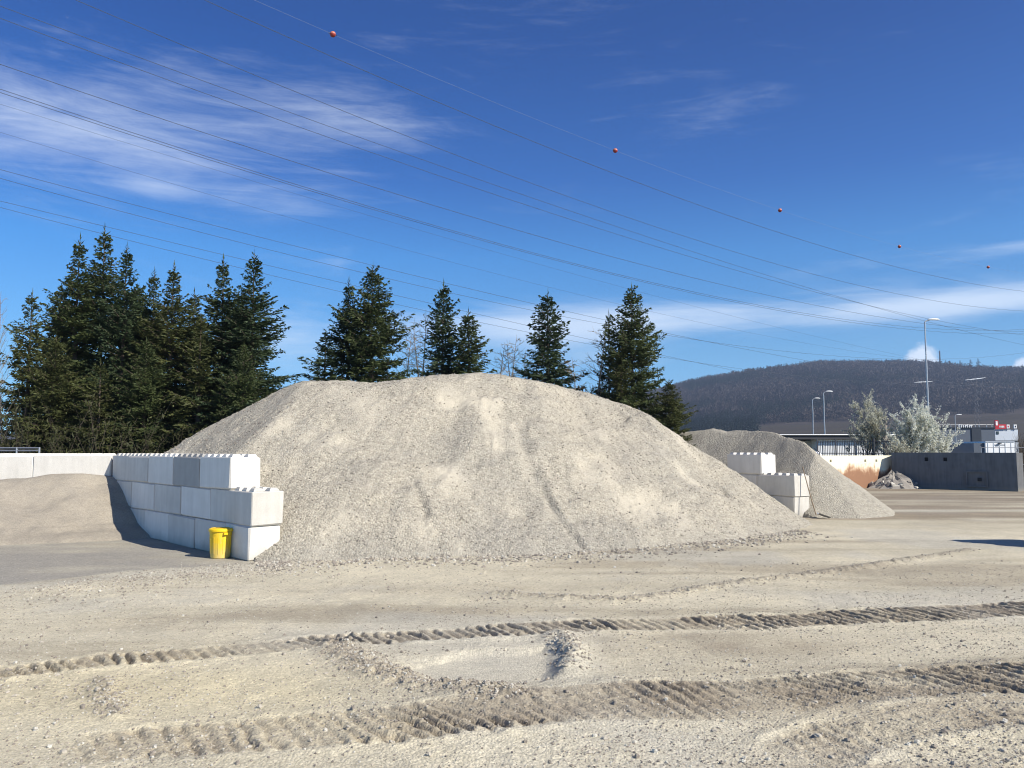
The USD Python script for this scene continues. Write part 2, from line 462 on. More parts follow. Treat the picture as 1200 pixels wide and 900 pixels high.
H = np.zeros(X.shape)
C = np.zeros(X.shape + (3,))
BEIGE, YEL, BROWN, GREY, ASPH = (np.array(c) for c in ((.528, .474, .345), (.54, .468, .300), (.200, .158, .108), (.450, .422, .345), (.31, .287, .240)))
xn, yn = X[near], Y[near]
h = 0.05 * fbm2(xn, yn, 0.25, 3, 1) + 0.020 * fbm2(xn, yn, 1.7, 3, 2)
roughen = smooth01((fbm2(xn, yn, 0.55, 3, 3) + 0.35) / 0.7)
h += (0.003 + 0.013 * roughen) * fbm2(xn, yn, 5.0, 3, 4) + 0.009 * roughen * smooth01((fbm2(xn, yn, 17.0, 2, 5) - 0.15) / 0.3)
streak = meshkit.fbm(np.stack([xn * 0.16 + yn * 0.03, yn * 0.9, np.full(xn.shape, 4.0)], -1), 5, 9) * 2 - 1
patch = fbm2(xn, yn, 0.35, 4, 6)
f1 = smooth01((streak + 0.05) / 0.5)[:, None]
col = BEIGE * (1 - 0.42 * f1) + BROWN * 0.42 * f1
f2 = smooth01((patch - 0.02) / 0.35)[:, None] * 0.6
col = col * (1 - f2) + GREY * f2
f3 = np.exp(-((xn + 3.6) / 3.0) ** 2 - ((yn - 9.0) / 1.3) ** 2)[:, None] * 0.75
col = col * (1 - f3) + YEL * f3
f4 = (smooth01((yn - 25) / 8) * smooth01((xn - 9.5) / 4))[:, None] * smooth01((fbm2(xn * 0.16, yn, 0.34, 4, 8) + 0.22) / 0.32)[:, None]
col = col * (1 - 0.75 * f4) + BROWN * 1.15 * 0.75 * f4
col = col * (1 + 0.16 * fbm2(xn * 0.4, yn, 0.9, 3, 10)[:, None] + 0.10 * fbm2(xn, yn, 3.1, 3, 11)[:, None])


def lugs(poly, w0, w1, pitch, lean, amp, seed):
    """wheel loader tyre marks: bars pressed into the ground across a trail whose width goes from w0 to w1"""
    global h, col
    d, s, side = seg_dist(xn, yn, poly)
    L = sum(math.dist(a, b) for a, b in zip(poly[:-1], poly[1:]))
    wid = (w0 + (w1 - w0) * s / L) * (1 + 0.25 * fbm2(xn, yn, 0.9, 2, seed)) / 2
    inside = smooth01((wid - d) / 0.10) * smooth01(s / 0.8) * smooth01((L - s) / 0.8)
    fade = 0.32 + 0.68 * smooth01((fbm2(xn, yn, 0.55, 3, seed + 1) + 0.32) / 0.42)
    ph = (s + lean * side + 0.075 * fbm2(xn, yn, 2.2, 3, seed + 2)) / pitch
    bar = np.floor(ph + 0.25)
    rnd = np.modf(np.abs(np.sin(bar * 12.9898 + seed) * 43758.5453))[0]
    across = fbm2(bar * 3.7, d * np.sign(side) * 2.2, 1.0, 2, seed + 6)
    bs = np.clip(0.55 + 0.55 * rnd + 0.8 * across, 0.15, 1.35)
    wave = np.tanh(2.4 * (np.sin(2 * np.pi * (ph + 0.10 * (rnd - 0.5))) + 0.30)) * bs
    clod = fbm2(xn, yn, 9.0, 3, seed + 4)
    crumb = smooth01((fbm2(xn, yn, 16.0, 2, seed + 7) - 0.05) / 0.30)
    h += inside * (fade * (amp * wave - 0.012) + (0.5 + 0.5 * fade) * (0.022 * clod + 0.014 * crumb))
    berm = np.exp(-((d - wid - 0.05) / 0.09) ** 2) * smooth01(s / 0.8) * smooth01((L - s) / 0.8)
    h += berm * (0.016 + 0.034 * fbm2(xn, yn, 5.0, 3, seed + 5)) * (0.3 + 0.7 * fade)
    k = (inside * (0.25 + 0.75 * fade) * (0.50 + 0.30 * smooth01(s / L) - 0.12 * wave + 0.35 * fbm2(xn, yn, 1.4, 3, seed + 8)))[:, None]
    k = np.clip(k, 0, 0.8)
    col = col * (1 - k) + BROWN * 1.05 * k


lugs(trail([(900, 900), (980, 868), (1090, 842), (1260, 826)]), 0.8, 0.9, 0.17, 0.2, 0.010, 95)
lugs(TRACK1, 0.55, 1.15, 0.165, -0.25, 0.033, 20)
lugs(TRACK2, 0.80, 1.45, 0.175, -0.35, 0.035, 40)
lugs(TRACK3, 1.25, 1.05, 0.170, -0.28, 0.036, 60)
for px_, py_, sx_, sy_, am_ in [(885, 757, 1.5, .55, .6), (955, 830, .8, .35, .6), (800, 745, 1.4, .3, .45), (620, 838, 1.6, .35, .4), (560, 690, 3.0, .5, .35)]:
    q_ = G0(px_, py_)
    k = (np.exp(-((xn - q_[0]) / sx_) ** 2 - ((yn - q_[1] - .12 * (xn - q_[0])) / sy_) ** 2) * am_ * (0.7 + 0.9 * fbm2(xn, yn, 1.8, 4, 86)))[:, None]
    k = np.clip(k, 0, .8)
    col = col * (1 - k) + BROWN * 1.1 * k
for poly, hh, ww, sd in [(WINDROW, 0.07, 0.20, 70), (RIDGE, 0.075, 0.26, 72), (RIDGE2, 0.06, 0.14, 74)]:
    d, s, side = seg_dist(xn, yn, poly)
    r = np.exp(-(d / ww) ** 2)
    h += r * hh * (0.75 + 0.5 * fbm2(xn, yn, 3.0, 2, sd)) + r * (0.085 if poly is RIDGE else 0.045) * fbm2(xn, yn, 11.0, 3, sd + 1)
    k = (r * (0.75 if poly is RIDGE else 0.5))[:, None]
    col = col * (1 - k) + (BROWN * 0.75 + GREY * 0.25) * k
hd = in_poly(xn, yn, HOLLOW) + 0.22 * fbm2(xn, yn, 2.2, 4, 77)
pan = smooth01((hd + 0.12) / 0.34)
h = h * (1 - 0.55 * pan) - 0.065 * pan
k = (pan * 0.35)[:, None]
col = col * (1 - k) + GREY * 1.05 * k
d, s, side = seg_dist(xn, yn, BANK)
h += np.exp(-(d / 0.20) ** 2) * (0.105 + 0.08 * fbm2(xn, yn, 5.0, 3, 76))
bd = in_poly(xn, yn, BAY) + 0.5 * fbm2(xn, yn, 0.9, 4, 80) + 0.15 * fbm2(xn, yn, 5.0, 2, 81)
bay = smooth01((bd + 0.25) / 0.5)
h = h * (1 - 0.9 * bay)
sd_, _, _ = seg_dist(xn, yn, trail([(-420, 652), (-200, 644), (0, 637), (70, 634), (130, 631), (184, 628)]))
dust = np.clip(smooth01((fbm2(xn * 0.4, yn, 0.9, 4, 82) + 0.10) / 0.5) * 0.45 + np.exp(-(sd_ / 1.1) ** 2) * 0.8 * smooth01((fbm2(xn * .5, yn, 1.0, 3, 83) + .35) / .4), 0, 0.9)
k = (bay * (1 - dust))[:, None]
col = col * (1 - k) + ASPH * k
rim = np.exp(-((bd + 0.55) / 0.5) ** 2)[:, None] * 0.6
col = col * (1 - rim) + GREY * rim
edge = smooth01((46 - yn) / 8) * smooth01((20 - np.abs(xn)) / 3)
H[near] = h * edge
far_c = BEIGE * 0.55 + BROWN * 0.45
C[:] = far_c
C[near] = col
far = Y > 66
C[far] = (.11, .10, .06)
damp = smooth01((Y - 32) / 10) * (Y <= 66) * 0.35
C = C * (1 - damp[..., None]) + np.array([.20, .165, .125]) * damp[..., None]
ground = put('ground', (np.stack([X, Y, H], -1).reshape(-1, 3), grid_faces(len(gx), len(gy))), M['dirt'], smooth=True)
color_var(ground, 'tint', C.reshape(-1, 3))
tag(ground, 'pale gravelly yard ground with wheel loader tyre marks', None, None, 'structure')
GX, GY, GH = gx, gy, H


def ground_z(x, y):
    from scipy.interpolate import RegularGridInterpolator
    return RegularGridInterpolator((GY, GX), GH, bounds_error=False, fill_value=0)(np.stack([y, x], -1))


# ---------------------------------------------------------------- heaps of gravel and sand
CORNER = np.array([-6.06, 19.2])                     # near end of the left block wall, its outer bottom corner
WD = np.array([-.665, .747]); WN = np.array([.747, .665])   # along the left wall away from the yard, and across it
RC = np.array([10.8, 31.5])
RA = math.radians(27)
RD = np.array([-math.sin(RA), math.cos(RA)]); RN = np.array([math.cos(RA), math.sin(RA)])


def heap(name, label, cat, x0, x1, y0, y1, step, height, colour, mat, coarse=None, floor=-0.06):
    hx, hy = np.arange(x0, x1, step), np.arange(y0, y1, step)
    A, B = np.meshgrid(hx, hy)
    Z = height(A, B)
    Cc = colour(A, B, Z)
    V = np.stack([A, B, Z], -1).reshape(-1, 3)
    F = grid_faces(len(hx), len(hy))
    F = F[(V[F][:, :, 2] > floor).any(1)]
    used = np.unique(F)
    remap = np.zeros(len(V), int); remap[used] = np.arange(len(used))
    p = put(name, (V[used], remap[F]), mat, smooth=True)
    color_var(p, 'tint', Cc.reshape(-1, 3)[used])
    if coarse is not None:
        k_ = np.clip(coarse(A, B, Z), 0, 1).reshape(-1)[used]
        color_var(p, 'coarse', np.stack([k_] * 3, 1))
    tag(p, label, cat)
    return hx, hy, Z


TOE = [(-5.98, 19.24), (-5.2, 19.22), (-2.0, 20.0), (.4, 20.5), (3.5, 21.8), (6.5, 24.0), (9.2, 26.9), (10.45, 28.6), (10.75, 31.2), (10.6, 33), (9.5, 37)]
BACK = [(-14.2, 27.9), (-9.5, 33.5), (-2, 37.5), (6, 38.5), (14, 38)]
CREST = np.array([(-12, 2.6), (-10, 3.5), (-8.4, 4.35), (-7.2, 4.78), (-6.0, 4.86), (-4.6, 4.80), (-3.2, 5.02), (-1.6, 5.22), (-0.4, 5.24), (0.8, 5.08), (1.8, 4.98), (3.0, 4.75), (4.4, 4.5), (7, 4.1), (12, 3.4)])


def fall_coord(x, y):
    """runs across the fall line of the pile, round its middle"""
    return 16.0 * np.arctan2(x - 0.3 + 0.6 * fbm2(x, y, 0.35, 2, 114), 40.0 - y + 0.6 * fbm2(x, y, 0.35, 2, 115))


def pile_height(x, y):
    warp = 0.35 * fbm2(x, y, 0.30, 3, 101)
    d, s, side = seg_dist(x, y, TOE)
    d = np.where(side < 0, d, -d)
    face = 0.70 * (d + 0.30 * fbm2(x, y, 0.45, 3, 102) * smooth01(d / 2.0))
    face = np.where(face > 0, face, face * 0.5)
    face = smin(face, 0.70 * d + 0.25 - 0.06 * np.maximum(d, 0), 0.3)
    # rills and small slumps that run down the slope
    s = fall_coord(x, y)
    sl = smooth01(d / 1.5)
    rill = meshkit.fbm(np.stack([s * 0.75 + warp, d * 0.10, np.full(np.shape(x), 2.0)], -1), 4, 106) * 2 - 1
    rill2 = meshkit.fbm(np.stack([s * 3.0, d * 0.5, np.full(np.shape(x), 5.0)], -1), 3, 107) * 2 - 1
    bulge = meshkit.fbm(np.stack([s * 0.36 + warp, d * 0.16, np.full(np.shape(x), 8.0)], -1), 3, 112) * 2 - 1
    face = face + sl * (0.12 * rill + 0.040 * rill2 + 0.34 * bulge)
    bench = meshkit.fbm(np.stack([s * 0.30, d * 0.85 + 0.5 * warp, np.full(np.shape(x), 9.0)], -1), 3, 113) * 2 - 1
    face = face + sl * 0.12 * np.tanh(3 * bench)
    lw = (x - CORNER[0]) * WN[0] + (y - CORNER[1]) * WN[1] - 0.8
    left = 2.38 + 0.70 * np.maximum(lw, 0) + 0.12 * fbm2(x, y, 0.8, 3, 103)
    db, _, sb = seg_dist(x, y, BACK)
    db = np.where(sb > 0, db, -db)
    top = np.interp(x + 0.3 * fbm2(x, y, 0.4, 2, 104), CREST[:, 0], CREST[:, 1]) + 0.10 * fbm2(x, y, 0.9, 3, 105)
    z = smin(smin(face, top, 0.35), left, 0.2)
    z = smin(z, 0.85 * db, 0.3)
    for path, dep, wid in SCARS:
        dd, ss, si = seg_dist(x, y, path)
        step_ = np.clip(si / wid, -1.6, 1.6)
        z = z - dep * step_ * np.exp(-(dd / (wid * 1.6)) ** 2)
    z = z + 0.030 * fbm2(x, y, 3.2, 3, 108) + 0.034 * fbm2(x, y, 9.0, 2, 109) * smooth01((d + .3) / .6)
    inside_wall = (lw < -0.25) & ((x - CORNER[0]) * WD[0] + (y - CORNER[1]) * WD[1] > 0.25)
    z = np.where(inside_wall, np.minimum(z, np.where(lw < -0.55, -0.5, 0.7)), z)
    z = np.where((lw < -0.70) & ((x - CORNER[0]) * WD[0] + (y - CORNER[1]) * WD[1] > -0.8), -0.5, z)
    rw = (x - RC[0]) * RN[0] + (y - RC[1]) * RN[1]
    rt = (x - RC[0]) * RD[0] + (y - RC[1]) * RD[1]
    rcap = 0.05 + 0.64 * np.clip(rt + 0.2, 0, 12) + 0.10 * fbm2(x, y, 1.2, 2, 110)
    z = np.where((rt > -1), smin(z, rcap + 0.72 * np.maximum(-rw, 0), 0.15), z)
    z = np.where((rw > 0.3) & (rt > 0), -0.5, z)
    return z


def slope_pt(x, y):
    """plan point of the gravel face seen at a survey-photo position, taking the face as a 35 degree slope above its toe"""
    a = P(x, y, 1.0) - [0, 0, EYE]
    t = np.linspace(17, 34, 400)
    q = np.array([0, 0, EYE])[None] + a[None] * t[:, None]
    d, s, side = seg_dist(q[:, 0], q[:, 1], TOE)
    z = 0.70 * np.where(side < 0, d, -d)
    i = int(np.argmax(q[:, 2] < z))
    return tuple(q[i, :2])


SCARS = [([slope_pt(*p) for p in pts], dep, wid) for pts, dep, wid in [
    ([(640, 570), (655, 598), (672, 622), (684, 640)], 0.075, 0.10),
    ([(490, 572), (497, 590), (503, 606)], 0.065, 0.10),
    ([(650, 505), (663, 512), (676, 507)], 0.10, 0.14),
    ([(395, 505), (375, 520), (362, 545)], 0.06, 0.20),
    ([(835, 560), (860, 585), (885, 600)], 0.09, 0.16),
    ([(850, 575), (870, 590), (905, 606)], 0.07, 0.12),
    ([(615, 505), (628, 540), (640, 565)], 0.05, 0.18)]]
GRAVEL, FINE, GREYG = np.array((.412, .374, .296)), np.array((.468, .420, .330)), np.array((.358, .332, .272))


PATCHES = [(385, 515, 40, 26), (430, 478, 70, 16), (600, 500, 36, 26), (622, 540, 22, 50), (690, 545, 40, 34), (545, 468, 80, 14), (760, 590, 40, 20), (520, 560, 26, 16), (610, 585, 36, 16), (470, 620, 50, 12), (700, 500, 30, 20), (330, 500, 24, 30)]


def pile_fine(x, y):
    out = np.zeros(x.shape)
    for cx, cy, rx, ry in PATCHES:
        a, b = slope_pt(cx, cy)
        k = np.exp(-((x - a) / (rx * 0.030)) ** 2 - ((y - b) / (ry * 0.048)) ** 2)
        out = np.maximum(out, k)
    d, s, side = seg_dist(x, y, TOE)
    s = fall_coord(x, y)
    run = meshkit.fbm(np.stack([s * 1.3 + 0.5 * fbm2(x, y, 0.5, 2, 122), d * 0.22, np.full(np.shape(x), 3.0)], -1), 5, 123) * 2 - 1
    n = fbm2(x * 1.3, y, 0.9, 4, 121)
    return smooth01((0.50 * out + 0.62 * run + 0.62 * n - 0.02) / 0.75)


def pile_colour(x, y, z):
    f = smooth01((fbm2(x, y, 0.38, 4, 120) + 0.05) / 0.4)[..., None] * 0.55
    c = GRAVEL * (1 - f) + GREYG * f
    k = pile_fine(x, y)[..., None] * 0.70
    c = c * (1 - k) + FINE * k
    low = smooth01((0.8 - z) / 0.8)[..., None] * 0.45
    return c * (1 - low) + GREYG * low


PX, PY, PZ = heap('gravel_pile', 'huge pale gravel pile filling the bay between the two concrete block walls', 'gravel pile', -14.4, 11.6, 18.7, 39.0, 0.046, pile_height, pile_colour, M['gravel'], lambda x, y, z: 1 - pile_fine(x, y))

TOE2 = [(10.6, 31.9), (11.5, 31.4), (13.2, 31.2), (14.9, 32.2), (16.0, 34.5), (16.2, 38), (14, 44), (10, 49), (4, 50), (2, 46), (4, 40), (8, 36)]


def pile2_height(x, y):
    d = in_poly(x, y, TOE2)
    d = d + 0.25 * fbm2(x, y, 0.5, 3, 131) * smooth01(d / 2)
    px = 600 + 960 * x / y
    top = 2.56 + np.interp(px, [780, 812, 835, 852, 868, 888, 905, 918, 960], [20, 22, 24.5, 22, 24, 26, 23, 18, 10]) / 960 * y + 0.05 * fbm2(x, y, 1.0, 3, 132)
    z = smin(0.82 * d, top, 0.20)
    z = z + 0.04 * fbm2(x, y, 2.5, 3, 133) + 0.03 * fbm2(x, y, 8.0, 2, 134)
    rw = (x - RC[0]) * RN[0] + (y - RC[1]) * RN[1]
    rt = (x - RC[0]) * RD[0] + (y - RC[1]) * RD[1]
    return np.where((rw < 0.45) & (rt < 6.5), -0.5, z)


heap('gravel_pile', 'smaller grey gravel pile behind the stepped block wall with the shovel', 'gravel pile', 2, 17, 30.8, 50, 0.075, pile2_height,
     lambda x, y, z: np.broadcast_to(GRAVEL * .4 + GREYG * .58, x.shape + (3,)) * (1 + 0.10 * fbm2(x, y, 0.6, 3, 135)[..., None]), M['gravel'], lambda x, y, z: 0.9 + 0 * x)

SANDTOE = trail([(-420, 652), (-200, 644), (0, 637), (70, 634), (130, 631), (184, 628)])


def sand_height(x, y):
    d, s, side = seg_dist(x, y, SANDTOE)
    d = np.where(side < 0, d, -d)
    top = 1.66 + 0.34 * fbm2(x, y, 0.42, 3, 141)
    dd_ = d + 0.45 * fbm2(x, y, 0.6, 4, 142)
    z = smin(0.60 * dd_, top, 0.35)
    z = np.where(z < 0.35, smin(-smin(-z, -(0.16 + 0.22 * dd_), 0.2), z + 0.3, 0.1), z) + 0.03 * fbm2(x, y, 2.4, 3, 143) + 0.012 * fbm2(x, y, 9, 2, 144)
    lw = (x - CORNER[0]) * WN[0] + (y - CORNER[1]) * WN[1]
    return np.where((lw > 0.4) | (y > 27.75), -0.5, z)


heap('sand_pile', 'low heap of brownish sand against the white back wall of the bay', 'sand pile', -27, -8.4, 21.5, 28.2, 0.05, sand_height,
     lambda x, y, z: np.broadcast_to(np.array((.345, .305, .240)), x.shape + (3,)) * (1 + 0.14 * fbm2(x, y, 0.8, 4, 145)[..., None]), M['sand'])


# loose stones strewn over the yard and the gravel face: far too many to count
def pebble(seed):
    r = np.random.default_rng(seed)
    m = trimesh.creation.icosphere(1, 0.5)
    v = m.vertices * (1 + 0.30 * r.standard_normal((len(m.vertices), 1)).clip(-1, 1)) * r.uniform(0.65, 1.1, 3)
    v[:, 2] *= 0.75
    return v, m.faces


def scatter(name, pts, sizes, mats, label, seed):
    r = np.random.default_rng(seed)
    path = numbered('/World', name)
    pi = UsdGeom.PointInstancer.Define(stage, path)
    protos = []
    for k, m in enumerate(mats):
        protos.append(put('stone', pebble(300 + k), M[m], path).GetPath())
    pi.CreatePrototypesRel().SetTargets(protos)
    n = len(pts)
    pi.CreateProtoIndicesAttr(Vt.IntArray.FromNumpy(r.integers(0, len(mats), n).astype(np.int32)))
    pi.CreatePositionsAttr(Vt.Vec3fArray.FromNumpy(pts.astype(np.float32)))
    pi.CreateScalesAttr(Vt.Vec3fArray.FromNumpy(np.repeat(sizes[:, None], 3, 1).astype(np.float32)))
    a = r.uniform(0, 2 * np.pi, n)
    q = np.stack([np.cos(a / 2), np.zeros(n), np.zeros(n), np.sin(a / 2)], 1)
    pi.CreateOrientationsAttr(Vt.QuathArray([Gf.Quath(float(x[0]), float(x[1]), float(x[2]), float(x[3])) for x in q]))
    tag(pi, label, None, None, 'stuff')


r = np.random.default_rng(11)
n = 70000
yy = 5.8 + (r.random(n) ** 1.7) * 13.5
xx = (r.random(n) * 2 - 1) * (0.70 * yy + 0.4)
dens = smooth01((fbm2(xx, yy, 0.7, 3, 150) + 0.45) / 0.8)
bayd = in_poly(xx, yy, BAY)
keep = (r.random(n) < 0.15 + 0.85 * dens) & (in_poly(xx, yy, HOLLOW) < 0.05) & ((bayd < -0.1) | (r.random(n) < 0.06))
xx, yy = xx[keep], yy[keep]
sz = 0.009 + 0.022 * r.random(len(xx)) ** 3.0 + 0.04 * (r.random(len(xx)) < 0.012)
k = len(RIDGE)
rx, ry = [], []
for poly, cnt, w in ((RIDGE, 1300, 0.20), (BANK, 420, 0.13), (WINDROW, 900, 0.16), (RIDGE2, 250, 0.12), (trail([(40, 700), (150, 683), (240, 672), (320, 664)]), 2600, 0.7)):
    for _ in range(cnt):
        i = r.integers(0, len(poly) - 1); t = r.random()
        rx.append(poly[i][0] * (1 - t) + poly[i + 1][0] * t + r.normal() * w); ry.append(poly[i][1] * (1 - t) + poly[i + 1][1] * t + r.normal() * w * 0.7)
xx = np.concatenate([xx, rx]); yy = np.concatenate([yy, ry]); sz = np.concatenate([sz, 0.016 + 0.03 * r.random(len(rx)) ** 2])
scatter('loose_stones', np.stack([xx, yy, ground_z(xx, yy) + sz * 0.12], 1), sz, ['stone0', 'stone1', 'stone2', 'stone0', 'stone1'], 'small loose stones strewn across the dusty yard ground', 12)

from scipy.interpolate import RegularGridInterpolator
pz = RegularGridInterpolator((PY, PX), PZ, bounds_error=False, fill_value=-1)
n = 42000
xx = r.uniform(-13, 11.4, n); yy = r.uniform(18.7, 31.5, n)
zz = pz(np.stack([yy, xx], -1))
gz = ground_z(xx, yy)
keep = (zz > gz - 0.02) & (zz < 5.2)
xx, yy, zz = xx[keep], yy[keep], zz[keep]
keep = r.random(len(xx)) < 1.0 - 0.9 * pile_fine(xx, yy)
xx, yy, zz = xx[keep], yy[keep], zz[keep]
toe_n = 5000
tx = []
for _ in range(toe_n):
    i = r.integers(0, 6); t = r.random()
    q = np.array(TOE[i]) * (1 - t) + np.array(TOE[i + 1]) * t
    tx.append(q + np.array([0.35, -0.94]) * abs(r.normal()) * 0.8)
tx = np.array(tx)
tz = np.maximum(ground_z(tx[:, 0], tx[:, 1]), pz(np.stack([tx[:, 1], tx[:, 0]], -1)))
xx = np.concatenate([xx, tx[:, 0]]); yy = np.concatenate([yy, tx[:, 1]]); zz = np.concatenate([zz, tz])
sz = 0.018 + 0.050 * r.random(len(xx)) ** 4.0
sz[-toe_n:] = 0.022 + 0.085 * r.random(toe_n) ** 4.0
scatter('gravel_stones', np.stack([xx, yy, zz + sz * 0.05], 1), sz, ['stone0', 'stone1', 'stone2', 'stone1', 'stone0'], 'coarse gravel stones lying on the face and foot of the huge pile', 13)


# ---------------------------------------------------------------- concrete block walls
def block_mesh(length, width, height, knobs, seed):
    """stackable concrete block, chamfered, with two rows of knobs on top; origin at one bottom corner, length along +x, width along +y"""
    r = np.random.default_rng(seed)
    c = 0.014
    pts = []
    for sx in (0, 1):
        for sy in (0, 1):
            for sz in (0, 1):
                p = np.array([sx * length, sy * width, sz * height]) + r.normal(0, 0.003, 3)
                o = np.array([1 - 2 * sx, 1 - 2 * sy, 1 - 2 * sz]) * c * r.choice([1, 1, 1.6, 3.2])
                pts += [p + o * [0, 1, 1], p + o * [1, 0, 1], p + o * [1, 1, 0]]
    body = m3.Manifold.hull_points(np.array(pts))
    if knobs:
        nk = max(2, round(length / 0.4))
        kn = []
        for i in range(nk):
            for j in range(2):
                cx, cy = (i + 0.5) * length / nk, (j + 0.5) * width / 2
                a, b, t = 0.125, 0.085, 0.075
                kn.append(m3.Manifold.hull_points(np.array([(cx + sx * q, cy + sy * q, z) for sx in (-1, 1) for sy in (-1, 1) for q, z in ((a, height - 0.01), (a * .97, height + 0.02), (b, height + t))])))
        body = m3.Manifold.batch_boolean([body] + kn, m3.OpType.Add)
    m = body.to_mesh()
    return m.vert_properties[:, :3], m.tri_verts


TIER = {1: 'bottom', 2: 'middle', 3: 'top'}
seed = 500


def block(origin, ang, t0, t1, z, knobs, mat, label, group, width=0.8):
    """block from t0 to t1 along direction ang (radians) of a wall whose outer bottom edge starts at origin"""
    global seed
    seed += 1
    r = np.random.default_rng(seed)
    d = np.array([math.cos(ang), math.sin(ang)])
    q = np.asarray(origin) + d * (t0 + 0.006)
    v, f = block_mesh(t1 - t0 - 0.012, width, 0.797, knobs, seed)
    jit = r.normal(0, 0.008, 2)
    th = thing('concrete_block', label, 'concrete block', (q[0] + jit[0], q[1] + jit[1], z + 0.001), math.degrees(ang) + r.normal(0, 0.25), group=group)
    put('body', (v, f), M[mat], th)


angL = math.atan2(WD[1], WD[0])
# the width axis (+y of the block) must point to the gravel side: reverse the length axis by starting at the far end
def wall_run(origin, D, Nrm, joints, z, topknobs, mats, labels, group):
    for i, (a, b) in enumerate(zip(joints[:-1], joints[1:])):
        o = np.asarray(origin) + D * b
        ang = math.atan2(-D[1], -D[0])
        block(o, ang, 0, b - a, z, topknobs, mats[i % len(mats)], labels[i], group)


GL = 'concrete blocks of the wall beside the yellow bin'
ordn = ['first', 'second', 'third', 'fourth', 'fifth', 'sixth']
wall_run(CORNER, WD, WN, [0.06, 1.45, 3.4, 5.4, 7.4, 9.4, 10.8], 0.0, False, ['conc0', 'conc1', 'conc1', 'conc0', 'conc1', 'conc1'],
         ['bottom block at the near end of the left wall, behind the yellow bin'] + [f'{ordn[i]} bottom row block from the near end of the wall by the yellow bin' for i in range(1, 6)], GL)
wall_run(CORNER, WD, WN, [0.0, 2.45, 4.5, 6.6, 8.7, 10.8], 0.8, True, ['conc1', 'conc0', 'conc1', 'conc0', 'conc1'],
         ['long middle row block whose sunlit end stands above the yellow bin'] + [f'{ordn[i]} middle row block from the near end of the wall by the yellow bin' for i in range(1, 5)], GL)
wall_run(CORNER, WD, WN, [1.25, 3.2, 5.15, 7.2, 9.15, 10.8], 1.6, True, ['conc0', 'conc2', 'conc0', 'conc1', 'conc1'],
         ['top block with bright sunlit end, set back on the wall by the yellow bin', 'darkest grey top block in the wall by the yellow bin'] + [f'{ordn[i]} top row block from the near end of the wall by the yellow bin' for i in range(2, 5)], GL)
BC = CORNER + WD * 10.8
for z, k, offs, tier in ((0.0, False, 0.0, 'bottom'), (0.8, False, 0.9, 'middle'), (1.6, True, 0.0, 'top')):
    js = [0.03, 2.45 - offs * 0.5, 4.9 - offs, 7.3, 9.7]
    for i, (a, b) in enumerate(zip(js[:-1], js[1:])):
        block((BC[0] - b * math.cos(.14), BC[1] + 0.02 - b * math.sin(.14)), .14, 0, b - a, z, k, ['conc0', 'conc0', 'conc1'][(i + (tier == 'middle')) % 3], f'{ordn[i]} white {tier} row block of the bay back wall, counted from the corner', 'white blocks of the bay back wall')
GR = 'concrete blocks of the stepped wall with the shovel'
wall_run(RC, RD, RN, [0.05, 2.05, 4.05], 0.0, False, ['conc1', 'conc1'], ['bottom end block of the stepped wall, behind the shovel blade', 'buried bottom block of the stepped wall, under the gravel'], GR)
wall_run(RC, RD, RN, [0.0, 2.0, 4.0], 0.8, True, ['conc1', 'conc0'], ['middle end block of the stepped wall, with the shovel handle leaning on it', 'middle block under the top block of the stepped wall'], GR)
wall_run(RC, RD, RN, [1.75, 3.75], 1.6, True, ['conc0'], ['single top block of the stepped wall, half buried in gravel'], GR)
# a stack of blocks just beyond the frame on the right whose shadow falls into the yard
for i, (t0, t1, z) in enumerate([(0, 2.0, 0.0), (0.2, 2.2, 0.8), (0.5, 2.5, 1.6)]):
    block((14.75, 21.3), math.radians(6), t0, t1, z, z > 0.5, 'conc1', ['bottom block of the spare stack casting the shadow onto the yard', 'middle block of the spare stack casting the shadow onto the yard', 'top block of the spare stack casting the shadow onto the yard'][i], 'spare blocks beside the yard')


# ---------------------------------------------------------------- yellow bin
def lathe(profile, n=40):
    prof = np.array(profile)
    th = np.arange(n) / n * 2 * np.pi
    V = np.stack([prof[:, 0, None] * np.cos(th), prof[:, 0, None] * np.sin(th), np.broadcast_to(prof[:, 1, None], (len(prof), n))], -1).reshape(-1, 3)
    i = np.arange(len(prof) - 1)[:, None] * n + np.arange(n)[None]
    j = np.arange(len(prof) - 1)[:, None] * n + (np.arange(n)[None] + 1) % n
    return V, np.concatenate([np.stack([i, j, i + n], -1).reshape(-1, 3), np.stack([j, j + n, i + n], -1).reshape(-1, 3)])


bp = G0(258, 653.6)
b = thing('yellow_bin', 'bright yellow plastic bin with lid standing by the block wall', 'bin', (bp[0], bp[1], 0.005), 20)
put('body', lathe([(0.0, 0.0), (0.215, 0.0), (0.225, 0.012), (0.228, 0.10), (0.248, 0.52), (0.256, 0.545), (0.256, 0.60), (0.262, 0.61), (0.262, 0.635), (0.24, 0.64), (0.0, 0.62)]), M['yellow'], b, smooth=30)
put('lid', lathe([(0.268, 0.628), (0.283, 0.630), (0.285, 0.668), (0.276, 0.685), (0.255, 0.700), (0.235, 0.702), (0.225, 0.694), (0.10, 0.706), (0.0, 0.709)]), M['yellow_dark'], b, smooth=30)
for a in (-1.1, 2.04):
    hb = trimesh.creation.box((0.05, 0.15, 0.05)); hb.apply_translation((0.285, 0, 0.585))
    hb.apply_transform(trimesh.transformations.rotation_matrix(a, (0, 0, 1)))
    hn = put('handle', hb, M['yellow_dark'], b)
    fl = trimesh.creation.box((0.012, 0.09, 0.11)); fl.apply_translation((0.285, 0, 0.555)); fl.apply_transform(trimesh.transformations.rotation_matrix(a + 0.02, (0, 0, 1)))
